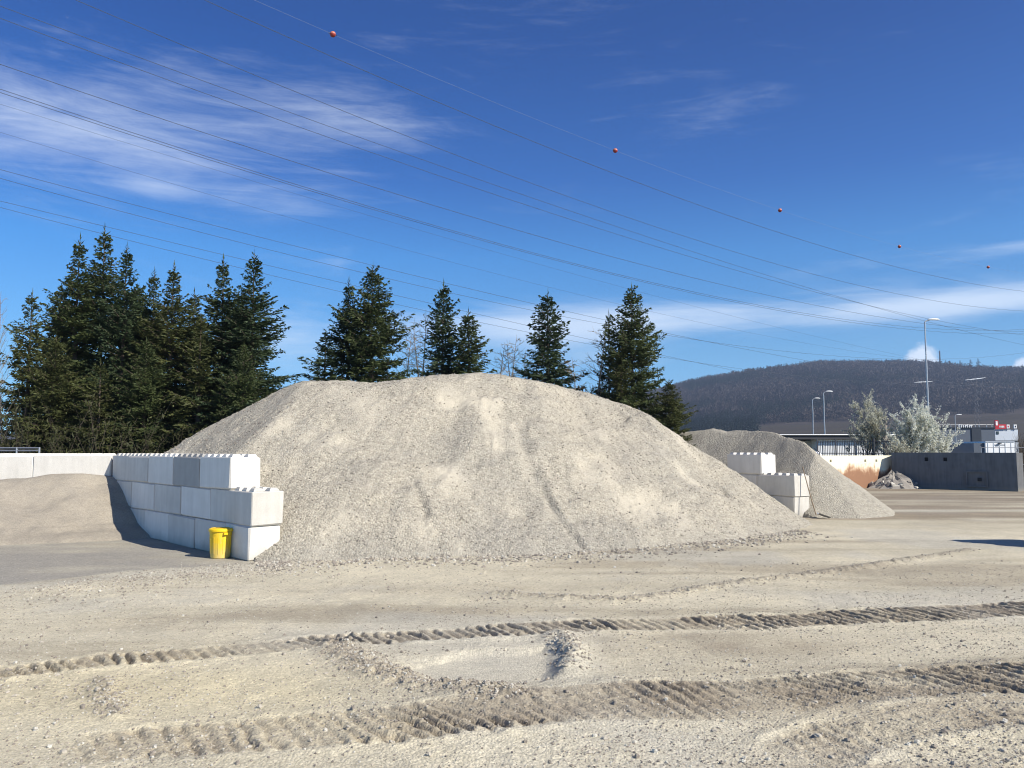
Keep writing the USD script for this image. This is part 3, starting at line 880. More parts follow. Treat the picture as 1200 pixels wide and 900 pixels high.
for k in range(14):
    a = k / 14 * 2 * math.pi
    rb = tube([(0.231 * math.cos(a), 0.231 * math.sin(a), 0.10), (0.2495 * math.cos(a), 0.2495 * math.sin(a), 0.51)], 0.006, 5)
    put('rib', rb, M['yellow'], b)

# ---------------------------------------------------------------- shovel on the stepped wall
tip, top = G0(954, 607), None
endc = RC + RN * 0.45 - RD * 0.03
foot = np.array([endc[0] + 0.28, endc[1] - 0.42])
top = P(940.5, 547, endc[1] - 0.02)
s = thing('shovel', 'long handled shovel leaning on the end of the stepped block wall', 'shovel', (foot[0], foot[1], 0.02))
rel = top - np.array([foot[0], foot[1], 0.02])
put('handle', tube([(0, 0, 0.10), rel * 0.5, rel], [0.022, 0.020, 0.018], 8), M['wood'], s)
# blade: a curved scoop lying forward on the ground
nu, nv = 9, 7
bl = []
for i in range(nv):
    for j in range(nu):
        u, v = j / (nu - 1) * 2 - 1, i / (nv - 1)
        w = 0.17 * (1 - 0.25 * v ** 3)
        bl.append((0.05 + v * 0.40, u * w - 0.05 - v * 0.12, 0.10 - 0.09 * v + 0.055 * u * u + 0.05 * (1 - v) ** 2))
bl = np.array(bl); fb = grid_faces(nu, nv)
off = bl + [0, 0, -0.008]
fu = np.concatenate([fb, fb[:, ::-1] + len(bl)])
put('blade', (np.concatenate([bl, off]), fu), M['galv'], s, smooth=40)


# ---------------------------------------------------------------- right hand bay walls, rubble
def wall_box(a, b, thick, height, base=-0.1):
    """upright slab from plan point a to b; thickness grows to the left of a->b"""
    a, b = np.array(a[:2]), np.array(b[:2])
    d = (b - a) / np.linalg.norm(b - a); nrm = np.array([-d[1], d[0]])
    c = 0.03
    pts = []
    for p, sd in ((a, 1), (b, -1)):
        for q, sn in ((0, 1), (thick, -1)):
            for z, sz in ((base, 0), (height, -1)):
                o = np.append(p + nrm * q, z)
                pts += [o + np.append(d * sd * c, 0), o + np.append(nrm * sn * c, 0), o + np.array([0, 0, sz * c])] if sz else [o]
    return m3.Manifold.hull_points(np.array(pts)), d, nrm


def man(m):
    q = m.to_mesh()
    return q.vert_properties[:, :3], q.tri_verts


def cube_m(sx, sy, sz, c, ang):
    return m3.Manifold.cube((sx, sy, sz), True).rotate((0, 0, math.degrees(ang))).translate(tuple(c))


ra, rb = P(925, 560, 54.6), P(1046, 560, 57.9)
w, d, nrm = wall_box(ra, rb, 0.35, 2.22)
ang = math.atan2(d[1], d[0])
rw_t = thing('bay_wall', 'cream wall streaked with brown rust beside the dark wall', 'wall')
hole_pts = []
for px in (959, 973.5, 1014, 1027):
    q = P(px, 540, 1.0); k = q - [0, 0, EYE]
    # meet the wall plane
    t = np.dot(ra[:2] - 0, [-d[1], d[0]]) / np.dot(k[:2], [-d[1], d[0]])
    hole_pts.append(np.array([k[0] * t, k[1] * t, 1.86]))
for p in hole_pts:
    w = w - cube_m(0.17, 0.5, 0.17, p, ang)
put('slab', man(w), M['rust'], rw_t)
for p in hole_pts:
    put('anchor_recess', man(cube_m(0.19, 0.05, 0.19, p + np.append(nrm * 0.20, 0), ang)), M['hole'], rw_t)

da, db_ = P(1045.5, 560, 57.2), P(1193, 573, 51.6)
w2, d2, n2 = wall_box(da, db_, 1.3, 2.42)
ang2 = math.atan2(d2[1], d2[0])
L2 = np.linalg.norm((db_ - da)[:2])
dk = thing('bay_wall', 'long dark grey concrete wall standing in its own shade', 'wall')
cuts = [(0.30, 1.98, .24, .24), (0.455, 1.98, .24, .24)]
for s_, z_, sx, sz in cuts:
    w2 = w2 - cube_m(sx, 0.3, sz, np.append(da[:2] + d2 * L2 * s_, z_), ang2)
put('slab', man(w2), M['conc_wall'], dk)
for s_, z_, sx, sz in cuts:
    put('anchor_recess', man(cube_m(sx + .03, 0.05, sz + .03, np.append(da[:2] + d2 * L2 * s_ + n2 * 0.14, z_), ang2)), M['hole'], dk)
fr = []
for (cx, cz, sx, sz) in [(0, .47, 1.25, .08), (0, -.47, 1.25, .08), (-.6, 0, .08, 1.0), (.6, 0, .08, 1.0)]:
    fr.append(cube_m(sx, 0.10, sz, np.append(da[:2] + d2 * (L2 * 0.70 + cx) - n2 * 0.03, 0.72 + cz), ang2))
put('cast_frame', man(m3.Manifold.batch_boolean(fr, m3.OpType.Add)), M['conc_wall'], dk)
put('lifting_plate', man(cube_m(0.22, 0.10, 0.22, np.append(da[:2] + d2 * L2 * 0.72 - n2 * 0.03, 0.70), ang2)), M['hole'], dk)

rr = np.random.default_rng(77)
rp = G0(1049, 572)
rh = thing('rubble_heap', 'grey heap of broken concrete rubble between the rusty and dark walls', 'rubble heap', (rp[0], rp[1], 0))
th = np.linspace(0, 2 * np.pi, 28, endpoint=False)
rv, rf = [], None
prof = [(1.95, -0.06), (1.5, .22), (1.05, .58), (.55, .86), (.15, .98)]
V = np.array([(q * math.cos(t) * 0.95 * (1 + .12 * rr.normal()), q * math.sin(t) * .8, z * (1 + .15 * rr.normal())) for q, z in prof for t in th])
_, F = lathe([(1, 0)] * 5, 28)
put('soil', (V, F), M['rubble'], rh)
for k in range(46):
    a, q = rr.uniform(0, 2 * np.pi), 1.8 * math.sqrt(rr.random())
    s_ = rr.uniform(0.10, 0.34)
    pts = rr.normal(0, 1, (9, 3)); pts /= np.linalg.norm(pts, axis=1, keepdims=True)
    pts *= np.array([1, rr.uniform(.6, 1), rr.uniform(.4, .8)]) * s_
    pts += (q * .95 * math.cos(a), q * .8 * math.sin(a), max(0.04, 1.02 - q * 0.55) + rr.uniform(-.05, .08))
    put('chunk', man(m3.Manifold.hull_points(pts)), M['rubble'] if k % 3 else M['stone2'], rh)


# ---------------------------------------------------------------- lamps, railings, fence
def lamp(x, ytop, depth, label, head=1.0, side=1.0, spread=0.0):
    t = P(x, ytop, depth)
    base_z = 0.0
    hgt = t[2] - base_z
    L = thing('street_lamp', label, 'street lamp', (t[0], t[1], base_z), 0, group=None)
    put('base', lathe([(0, 0), (.13, 0), (.12, 1.2), (.085, 1.25), (0, 1.25)], 12), M['galv'], L, smooth=30)
    put('pole', tube([(0, 0, 1.2), (0, 0, hgt * .5), (0, 0, hgt - .15)], [.085, .075, .055], 10), M['galv'], L, smooth=30)
    put('arm', tube([(0, 0, hgt - .2), (side * .18, 0, hgt - .04), (side * .42, 0, hgt)], [.05, .045, .04], 8), M['galv'], L, smooth=30)
    hd_ = trimesh.creation.icosphere(2, 1.0); v = hd_.vertices * np.array([.52, .20, .11]) * head
    v[:, 2] = np.where(v[:, 2] < 0, v[:, 2] * .35, v[:, 2])
    v += [side * (.30 + .45 * head), 0, hgt + .03]
    put('lamp_head', (v, hd_.faces), M['lamp_white'], L, smooth=40)
    return L


lamp(1083.5, 375, 70, 'tallest street lamp rising behind the blossoming bushes', 1.05, 1)
lamp(965, 459, 100, 'taller of the two thin lamps beside the low warehouse roof', 0.9, 1)
lamp(952, 467, 112, 'shorter of the two thin lamps beside the low warehouse roof', 0.8, 1)
lamp(1119, 486, 150, 'thin lamp standing before the slate grey building', 1.0, 1)
lamp(1069, 479, 140, 'lamp whose head shows just above the white blossoming bush', 0.9, 1)


def railing(a, b, hgt, n, label, rails=(1.0, .55), base=0.0, r_=0.025):
    R = thing('metal_railing', label, 'railing')
    a, b = np.array(a), np.array(b)
    for i in range(n):
        p = a + (b - a) * i / (n - 1)
        put('post', tube([(p[0], p[1], base), (p[0], p[1], base + hgt)], r_ * 1.2, 6), M['galv'], R)
    for f in rails:
        put('rail', tube([(*a, base + hgt * f), (*b, base + hgt * f)], r_, 6), M['galv'], R)


railing(P(1150, 530, 62)[:2], P(1260, 530, 60)[:2], 2.78, 6, 'thin railing along the top of the dark wall')
railing(P(-60, 530, 29.6)[:2], P(46, 530, 29.6)[:2], 2.68, 5, 'grey metal railing behind the white back wall', (0.99, .955), 0.0, .03)

fa, fb_ = P(958, 530, 66)[:2], P(1046, 530, 63)[:2]
F_ = thing('metal_fence', 'dark upright bar fence above the rusty wall', 'fence')
nb = 44
bars = []
for i in range(nb):
    p = fa + (fb_ - fa) * i / (nb - 1)
    main = i % 11 == 0
    if main:
        put('post', man(cube_m(.09, .09, 3.5, (p[0], p[1], 1.75), 0)), M['dark_metal'], F_)
    else:
        put('bar', man(cube_m(.035, .035, 3.3, (p[0], p[1], 1.70), 0)), M['dark_metal'], F_)
for z in (2.35, 3.25):
    put('rail', tube([(*fa, z), (*fb_, z)], .03, 6), M['dark_metal'], F_)

# ---------------------------------------------------------------- buildings behind the walls
A, B_ = P(958, 520, 86.6), P(1062, 520, 86.6)
W_ = thing('low_warehouse', 'low white walled warehouse under a dark flat roof behind the fence', 'warehouse')
def slab(x0, x1, y0, y1, z0, z1):
    return man(m3.Manifold.cube((x1 - x0, y1 - y0, z1 - z0)).translate((x0, y0, z0)))
put('wall', slab(A[0], B_[0], 86.6, 100, 0, 3.72), M['white'], W_)
put('panel', slab(P(880, 520, 88)[0], A[0] - .02, 88.4, 100, 0, 3.6), M['offwhite'], W_)
put('roof', slab(P(870, 520, 88)[0], B_[0] + .8, 86.1, 101, 3.74, 4.28), M['roofdark'], W_)
put('gutter', tube([(P(870, 520, 88)[0], 86.0, 4.2), (B_[0] + .8, 86.0, 4.2)], .08, 8), M['galv'], W_)
for i in range(8):
    x = A[0] + (B_[0] - A[0]) * (i + .5) / 8
    put('wall_seam', slab(x - .03, x + .03, 86.56, 86.6, 0, 3.7), M['offwhite'], W_)

D0, D1 = 225.0, 226.0
def X_(px, dep):
    return (px - 600) / 960 * dep * 1.0
def Z_(py, dep):
    return P(600, py, dep)[2]
S_ = thing('commercial_building', 'slate grey commercial hall with white roof letters behind the walls', 'building')
put('wall', slab(X_(1086, D0), X_(1165, D0), D0, D0 + 40, 0, Z_(502, D0)), M['slate'], S_)
put('doorway', slab(X_(1137.5, D0), X_(1148.5, D0), D0 - .25, D0, Z_(519, D0), Z_(501.2, D0)), M['slate_dark'], S_)
put('parapet', slab(X_(1085.6, D0), X_(1165.4, D0), D0 - .3, D0 + .3, Z_(502, D0), Z_(500.6, D0)), M['slate_dark'], S_)
for i, px in enumerate((1096, 1109, 1114, 1143, 1147, 1156, 1162)):
    put('rail_post', slab(X_(px, D0) - .06, X_(px, D0) + .06, D0, D0 + .12, Z_(500.6, D0), Z_(497.6, D0)), M['galv'], S_)
put('roof_rail', tube([(X_(1090, D0), D0 + .06, Z_(498, D0)), (X_(1164, D0), D0 + .06, Z_(498, D0))], .05, 6), M['galv'], S_)
# illegible white roof letters, as strokes
lz0, lz1 = Z_(501, D0) + .0, Z_(497.3, D0)
for i, (px, tall, barred) in enumerate([(1122, 1, 1), (1124.6, .95, 1), (1127.2, .8, 0), (1129.4, .8, 1), (1131.8, 1, 0), (1134, .7, 1), (1136.2, .7, 1)]):
    st = [m3.Manifold.cube((.17, .15, (lz1 - lz0) * tall)).translate((X_(px, D0), D0 - .5, lz0))]
    if barred:
        st.append(m3.Manifold.cube((.46, .15, .18)).translate((X_(px, D0), D0 - .5, lz0 + (lz1 - lz0) * tall - .18)))
    put('letter', man(m3.Manifold.batch_boolean(st, m3.OpType.Add)), M['lamp_white'], S_)
V_ = thing('white_annex', 'pale office block carrying the red sign beside the slate hall', 'building')
D2 = 236.0
put('wall', slab(X_(1165.2, D2), X_(1192, D2), D2, D2 + 30, 0, Z_(503.5, D2)), M['pale_blue'], V_)
put('window', slab(X_(1166.5, D2), X_(1169.4, D2), D2 - .12, D2, Z_(509, D2), Z_(505.5, D2)), M['glass'], V_)
put('base_band', slab(X_(1165.3, D2), X_(1191.9, D2), D2 - .15, D2, Z_(517.5, D2), Z_(516.2, D2)), M['slate_dark'], V_)
K_ = thing('red_sign', 'red sign with white emblem on the pale office block roof', 'sign')
put('tower_panel', slab(X_(1164.2, D2), X_(1168.2, D2), D2 - .6, D2 - .2, Z_(503, D2), Z_(492.6, D2)), M['red'], K_)
put('emblem', slab(X_(1165.0, D2), X_(1167.2, D2), D2 - .68, D2 - .61, Z_(498.5, D2), Z_(493.6, D2)), M['lamp_white'], K_)
put('panel', slab(X_(1168.3, D2), X_(1177.4, D2), D2 - .5, D2 - .2, Z_(502.5, D2), Z_(497.3, D2)), M['red'], K_)
for i in range(4):
    put('letter', slab(X_(1169.4 + i * 1.5, D2), X_(1170.3 + i * 1.5, D2), D2 - .58, D2 - .51, Z_(501.2, D2), Z_(499.0, D2)), M['lamp_white'], K_)
for i, px in enumerate((1178.2, 1186.5)):
    Q = thing('white_sign', ['small white square sign right beside the red sign', 'small white sign at the far end of the office block roof'][i], 'sign')
    put('panel', slab(X_(px, D2), X_(px + 3.2, D2), D2 - .5, D2 - .3, Z_(502, D2), Z_(497.6, D2)), M['lamp_white'], Q)
    put('pole', slab(X_(px + 1.4, D2), X_(px + 1.8, D2), D2 - .3, D2 - .1, Z_(504, D2), Z_(500, D2)), M['galv'], Q)
    put('mark', slab(X_(px + 1.0, D2), X_(px + 2.2, D2), D2 - .56, D2 - .51, Z_(500.8, D2), Z_(498.8, D2)), M['red'] if i == 0 else M['slate_dark'], Q)

Cn = thing('site_cabin', 'pale portable cabin with ribbed sides behind the dark wall', 'cabin')
D3 = 78.0
put('side_wall', slab(X_(1141, D3), X_(1153.4, D3) - .01, D3 + .2, D3 + 6, 0.1, Z_(519.2, D3)), M['slate'], Cn)
put('front_wall', slab(X_(1153.4, D3), X_(1187, D3), D3, D3 + 6, 0.1, Z_(518.2, D3)), M['white'], Cn)
put('roof_rim', slab(X_(1153.2, D3), X_(1187.2, D3), D3 - .05, D3 + 6, Z_(518.2, D3), Z_(517.3, D3)), M['pale_blue'], Cn)
for i in range(5):
    px = 1156 + i * 6.8
    put('rib', slab(X_(px, D3) - .03, X_(px, D3) + .03, D3 - .03, D3, 0.15, Z_(519, D3)), M['pale_blue'], Cn)
put('window_band', slab(X_(1163, D3), X_(1177, D3), D3 - .02, D3, Z_(521.9, D3), Z_(521, D3)), M['slate'], Cn)
put('lamp', slab(X_(1168, D3), X_(1171, D3), D3 - .2, D3, Z_(520, D3), Z_(518.9, D3)), M['slate_dark'], Cn)

Vn = thing('delivery_van', 'small pale box van parked behind the dark wall', 'van')
D4 = 95.0
cab = m3.Manifold.hull_points(np.array([(x, y, z) for y in (D4, D4 + 2) for x, z in ((X_(1110, D4), .5), (X_(1110, D4), 1.6), (X_(1113.5, D4), 2.3), (X_(1117, D4), 2.85), (X_(1123, D4), 2.85), (X_(1123, D4), .5))]))
put('cab', man(cab), M['offwhite'], Vn)
put('side_window', slab(X_(1114.2, D4), X_(1119.5, D4), D4 - .02, D4, 2.0, 2.55), M['glass'], Vn)
put('box_body', slab(X_(1123.1, D4), X_(1133, D4) + .8, D4 - .1, D4 + 2.1, .6, Z_(522.3, D4)), M['white'], Vn)
for px in (1114, 1130):
    cw = trimesh.creation.cylinder(.38, .25, sections=20); cw.apply_transform(trimesh.transformations.rotation_matrix(math.pi / 2, (1, 0, 0))); cw.apply_translation((X_(px, D4), D4 + .1, .38))
    put('wheel', cw, M['tyre'], Vn)

Bg = P(953, 531, 62)
bag = thing('bulk_bag', 'white bulk bag with dark straps behind the rusty wall', 'bulk bag', (Bg[0], Bg[1], 1.25))
bm = trimesh.creation.icosphere(3, 1.0); v = bm.vertices
v = np.sign(v) * np.abs(v) ** 0.45 * np.array([.52, .50, .62]); v += .03 * (meshkit.fbm(v * 3, 3, 5)[:, None] - .5) * 4 * bm.vertices
v[:, 2] += .62
put('sack', (v, bm.faces), M['fabric'], bag, smooth=True)
for sx in (-.36, .3):
    put('strap', tube([(sx * 1.1, -.55, .05), (sx * 1.1, -.56, .75), (sx * .9, -.5, 1.2), (sx * .3, -.1, 1.45)], .035, 6), M['dark_metal'], bag)
pal = thing('bag_stand', 'stack of pallets under the white bulk bag', 'pallets', (Bg[0], Bg[1], 0))
for k in range(8):
    put('pallet_deck', man(cube_m(1.2, 1.0, .05, (0, 0, .13 + k * .155), .02 * (k % 3))), M['wood'], pal)
    for yq in (-.42, 0, .42):
        put('pallet_block', man(cube_m(1.15, .1, .10, (0, yq, .053 + k * .155), .02 * (k % 3))), M['wood'], pal)


# ---------------------------------------------------------------- trees
def blades(base, direc, length, width, rng, droop=0.0):
    """thin needle sprays: for each base point a slim kite along direc, rolled at random; returns (v, f)"""
    n = len(base)
    d = direc / (np.linalg.norm(direc, axis=1, keepdims=True) + 1e-9)
    rv = rng.normal(0, 1, (n, 3)) + [0, 0, 0.8]
    s = np.cross(d, rv); s /= np.linalg.norm(s, axis=1, keepdims=True) + 1e-9
    L, W = length[:, None], width[:, None]
    tip = base + d * L + np.array([0, 0, -1.0]) * (droop * L)
    mid = base + d * L * 0.45 + np.array([0, 0, -1.0]) * (droop * L * 0.25)
    V = np.stack([base, mid + s * W, tip, mid - s * W], 1).reshape(-1, 3)
    k = np.arange(n)[:, None] * 4
    F = np.concatenate([k + [0, 1, 2], k + [0, 2, 3]])
    return V, F


def spruce(rng, height, radius, whorl=0.30, per=6, zmin=0.4, open_=0.0, power=0.85, bladew=0.030):
    """trunk and crown of a spruce: whorls of upswept to drooping boughs carrying needle sprays"""
    z = zmin
    wood = [tube([(0, 0, -0.3), (0.02, 0, height * .35), (-.02, .02, height * .7), (0, 0, height)], [radius * .05 + .05, radius * .038 + .03, .035, .008], 7)]
    B, D, L, W = [], [], [], []
    lean = rng.normal(0, .05, 2)
    while z < height - 0.25:
        f = (z - zmin) / (height - zmin)
        env = radius * (1 - f) ** power * (0.70 + 0.30 * smooth01(f / 0.12)) + 0.05
        env *= 1 + 0.16 * math.sin(z * 1.7 + lean[0] * 40) + rng.normal(0, .08)
        m = per if f < .85 else per - 1
        a0 = rng.uniform(0, 2 * np.pi)
        for k in range(m):
            if rng.random() < open_ * 0.35:
                continue
            a = a0 + 2 * np.pi * k / m + rng.normal(0, .22)
            bl = max(.08, env * rng.uniform(.62, 1.18))
            zz = z + rng.normal(0, .07)
            up = (0.75 * f ** 1.5 + rng.normal(0, .10)) - 0.22 * (1 - f)
            n = max(3, int(bl / 0.085))
            t = (np.arange(n) + .6) / n
            rad = bl * t
            hz = zz + bl * (up * t - 0.28 * (1 - f) * t * t + 0.20 * t ** 3)
            ax = np.stack([rad * math.cos(a), rad * math.sin(a), hz], 1)
            if bl > .5:
                q = [0, n // 2, n - 1]
                wood.append(tube(np.vstack([[[0, 0, zz - .02]], ax[q]]), [.028 * bl ** .5, .02 * bl ** .5, .013, .004], 3, caps=False))
            fw = np.array([math.cos(a), math.sin(a), up * .8])
            sd = np.array([-math.sin(a), math.cos(a), 0.0])
            tl = (0.05 + 0.34 * min(1.0, bl) + 0.06 * bl) * (1 - 0.70 * t) + .05
            start = max(0, int(n * .10))
            for sgn in (-1, 1):
                for i in range(start, n):
                    dv = sd * sgn * rng.uniform(.7, 1.1) + fw * rng.uniform(.45, .9) + [0, 0, rng.normal(-.12, .18)]
                    B.append(ax[i]); D.append(dv); L.append(tl[i] * rng.uniform(.8, 1.2)); W.append(bladew * rng.uniform(.8, 1.25))
                    for _ in range(2):
                        tt = rng.uniform(.25, .8)
                        dn = dv / np.linalg.norm(dv)
                        B.append(ax[i] + dn * tl[i] * tt + [0, 0, -.02])
                        D.append(dn + rng.normal(0, .5, 3) + [0, 0, -.15]); L.append(tl[i] * rng.uniform(.35, .6)); W.append(bladew * rng.uniform(.7, 1.1))
            for _ in range(3):
                B.append(ax[-1]); D.append(fw + rng.normal(0, .25, 3)); L.append(.07 + .12 * min(1, bl)); W.append(bladew * .8)
            for i in range(0, n, 2):
                B.append(ax[i]); D.append(np.array([rng.normal(0, .3), rng.normal(0, .3), rng.choice([-1, .9])]) + fw * .4); L.append(.05 + .10 * min(1, bl)); W.append(bladew * .9)
        z += whorl * rng.uniform(.75, 1.25) * (1 - .35 * f)
    for zz in np.linspace(height - .75, height - .02, 26):        # leader
        a = rng.uniform(0, 2 * np.pi)
        B.append((0, 0, zz)); D.append((math.cos(a) * .6, math.sin(a) * .6, rng.uniform(.5, 1.2))); L.append(.16); W.append(.014)
    B.append((0, 0, height - .1)); D.append((.02, 0, 1)); L.append(.40); W.append(.020)
    for zz, ll in ((height - .30, .30), (height - .75, .42), (height - 1.2, .50)):     # upswept shoots under the leader
        for a in np.arange(5) * 1.257 + rng.uniform(0, 2):
            B.append((0, 0, zz)); D.append((math.cos(a) * .75, math.sin(a) * .75, .8)); L.append(ll * rng.uniform(.7, 1.1)); W.append(.022)
    crown = blades(np.array(B, float), np.array(D, float), np.array(L), np.array(W), rng)
    return join(wood), crown


def bare_tree(rng, height, spread, n_br=46, up=0.9, fine=7, fork=False, zmin=0.18):
    """leafless tree: stem and tapering limbs with twigs"""
    def wander(p, d, L, n, j):
        out = [np.array(p, float)]
        d = np.array(d, float) / np.linalg.norm(d)
        for _ in range(n):
            d = d + rng.normal(0, j, 3); d /= np.linalg.norm(d)
            out.append(out[-1] + d * L / n)
        return np.array(out)
    stem = wander((0, 0, -.2), (rng.normal(0, .03), rng.normal(0, .03), 1), height + .2, 8, .035)
    trunk = tube(stem, np.linspace(.035 + height * .008, .006, 9), 6)
    parts = []
    for k in range(n_br):
        f = zmin + (0.97 - zmin) * (k + rng.random()) / n_br
        i = f * 8; i0 = min(7, int(i))
        p = stem[i0] + (stem[i0 + 1] - stem[i0]) * (i - i0)
        a = k * 2.4 + rng.normal(0, .4)
        L = spread * (1 - f) ** .7 * rng.uniform(.6, 1.15) + .2
        br = wander(p, (math.cos(a), math.sin(a), up * rng.uniform(.5, 1.3)), L, 4, .13)
        parts.append(tube(br, np.linspace(.008 + L * .007, .004, 5), 3, caps=False))
        for _ in range(fine):
            t = rng.uniform(.25, 1) * 4; i1 = min(3, int(t))
            q = br[i1] + (br[i1 + 1] - br[i1]) * (t - i1)
            dv = (br[i1 + 1] - br[i1]); dv = dv / np.linalg.norm(dv) + rng.normal(0, .55, 3) + [0, 0, .2]
            tw = wander(q, dv, L * rng.uniform(.2, .45), 2, .15)
            parts.append(tube(tw, [.005, .0045, .003], 3, caps=False))
    return trunk, join(parts)


def tri_count(m):
    return len(m[1])


proto = {}
for key, kw in {'tall': dict(height=11.0, radius=2.6, whorl=.29, per=7, open_=.22, power=.98),
                'dense': dict(height=9.0, radius=2.6, whorl=.25, per=7, open_=.0, power=.78),
                'open': dict(height=8.5, radius=2.5, whorl=.34, per=6, open_=.55, power=.95),
                'slim': dict(height=8.0, radius=1.75, whorl=.25, per=7, open_=.05, power=.85)}.items():
    proto[key] = (spruce(np.random.default_rng({'tall': 21, 'dense': 22, 'open': 23, 'slim': 24}[key]), **kw), kw['height'])
for key, kw in {'larch': dict(height=8.0, spread=1.9, n_br=64, up=.35, fine=12), 'birch': dict(height=8.0, spread=1.9, n_br=34, up=1.6, fine=7)}.items():
    proto[key] = (bare_tree(np.random.default_rng({'larch': 31, 'birch': 32}[key]), **kw), kw['height'])
first = {}


def tree(name, kind, tipx, tipy, depth, label, wide=1.0, rz=0, mat='spruce0', bark='bark', base=0.0, group=None, cat='spruce tree'):
    t = P(tipx, tipy, depth)
    (wood, crown), ph = proto[kind]
    sz = (t[2] - base) / ph
    key = (kind, mat)
    loc, sc = (t[0], t[1], base), (sz * wide, sz * wide, sz)
    if key in first:
        return thing(name, label, cat, loc, rz, sc, group, ref=first[key])
    x = first[key] = thing(name, label, cat, loc, rz, sc, group)
    put('trunk', wood, M[bark], x, smooth=True)
    put('crown', crown, M[mat], x)
    return x


ST = [  # tip x, tip y, depth, kind, width, turn, material, label
    (38, 345, 34.5, 'open', 1.09, 10, 'spruce1', 'short open spruce at the far left end of the spruce row'),
    (94, 279, 37, 'tall', 1.15, 40, 'spruce0', 'tall spruce with a bare thin tip, left of the tallest one'),
    (123, 268, 38, 'tall', 1.22, 200, 'spruce0', 'tallest spruce of the row, its leader highest against the sky'),
    (149, 289, 36.5, 'tall', 1.09, 120, 'spruce2', 'slender spruce just right of the tallest spruce'),
    (181, 318, 37.5, 'tall', 1.15, 300, 'spruce0', 'narrow spruce tip in the dip of the left row'),
    (204, 311, 36, 'tall', 1.34, 75, 'spruce1', 'spruce with a thin bushy top above the left block wall'),
    (262, 303, 37, 'tall', 1.28, 250, 'spruce0', 'dark spruce second from the right end of the left row'),
    (298, 297, 35.5, 'tall', 1.34, 160, 'spruce2', 'spruce at the right end of the left row beside the pile'),
    (66, 395, 33.8, 'dense', 1.15, 80, 'spruce1', 'low olive green spruce in front of the left row'),
    (172, 400, 34.2, 'dense', 1.15, 190, 'spruce0', 'bushy low spruce behind the block wall corner'),
    (236, 372, 34.6, 'open', 1.26, 30, 'spruce1', 'spreading low spruce between the two dark right hand spruces'),
    (118, 425, 33.4, 'open', 1.38, 300, 'spruce1', 'lowest olive spruce above the white back wall'),
    (286, 405, 33.6, 'dense', 1.03, 140, 'spruce0', 'small dense spruce at the left foot of the pile skyline'),
    (72, 335, 40, 'tall', 1.3, 15, 'spruce1', 'spruce half hidden between the short open one and the tall left one'),
    (163, 338, 40, 'dense', 1.0, 100, 'spruce0', 'dense spruce filling the row behind the slender one'),
    (228, 342, 40, 'tall', 1.35, 215, 'spruce1', 'spruce standing back in the gap left of the dark pair'),
    (279, 345, 40, 'dense', .95, 285, 'spruce0', 'spruce half hidden between the two dark right hand spruces'),
    (437, 313, 42, 'dense', 1.12, 60, 'spruce0', 'broad double tipped spruce standing alone behind the pile'),
    (409, 329, 42.6, 'tall', 1.15, 260, 'spruce2', 'lower second stem of the broad spruce behind the pile'),
    (382, 392, 41.5, 'open', 1.67, 20, 'spruce2', 'spruce with long sprawling boughs left of the broad spruce'),
    (520, 334, 43, 'slim', 1.05, 90, 'spruce2', 'slim dark spruce left of the short one behind the pile crest'),
    (549, 366, 42, 'slim', 1.35, 210, 'spruce0', 'short dark spruce over the highest point of the pile'),
    (642, 344, 43, 'slim', 1.30, 330, 'spruce2', 'isolated cone shaped spruce between the leafless trees'),
    (713, 368, 44, 'open', 0.69, 110, 'spruce2', 'thin sparse spruce hugging the big dense one'),
    (740, 337, 42, 'dense', 1.02, 0, 'spruce0', 'biggest dense spruce at the right end of the row'),
    (728, 405, 41.2, 'slim', 1.05, 130, 'spruce1', 'low spruce filling the left side of the biggest one'),
    (784, 446, 41, 'dense', 1.32, 45, 'spruce1', 'low bushy spruce at the right edge above the small pile'),
]
for tx_, ty_, dp, kd, wd, rz, mt, lb in ST:
    tree('spruce_tree', kd, tx_, ty_, dp, lb, wd, rz, mt)
BT = [
    (4, 336, 33, 'birch', .6, 0, 'pale_bark', 'leafless pale birch at the left edge of the picture'),
    (15, 354, 34, 'birch', .55, 90, 'pale_bark', 'thinner leafless birch beside the leftmost one'),
    (489, 364, 44, 'larch', .9, 0, 'larch', 'leafless larch between the broad and slim spruces'),
    (474, 385, 44.5, 'larch', 1.0, 120, 'larch', 'lower leafless larch right of the broad spruce'),
    (590, 391, 43, 'larch', .85, 50, 'larch', 'left one of two small leafless trees on the pile skyline'),
    (607, 396, 43.5, 'larch', .85, 200, 'larch', 'right one of two small leafless trees on the pile skyline'),
    (691, 375, 43, 'larch', 1.05, 20, 'larch', 'brownish leafless larch left of the thin sparse spruce'),
    (575, 402, 44, 'larch', 1.1, 80, 'larch', 'leafless tree tight against the short dark spruce'),
    (622, 407, 44, 'larch', 1.1, 160, 'larch', 'low leafless tree just left of the isolated spruce'),
    (502, 376, 45, 'larch', 1.0, 210, 'larch', 'leafless larch just touching the slim dark spruce'),
    (676, 420, 42.5, 'larch', 1.3, 300, 'larch', 'short leafless tree right of the isolated spruce'),
]
for tx_, ty_, dp, kd, wd, rz, mt, lb in BT:
    tree('bare_tree', kd, tx_, ty_, dp, lb, wd, rz, mt, mt, cat='leafless tree')

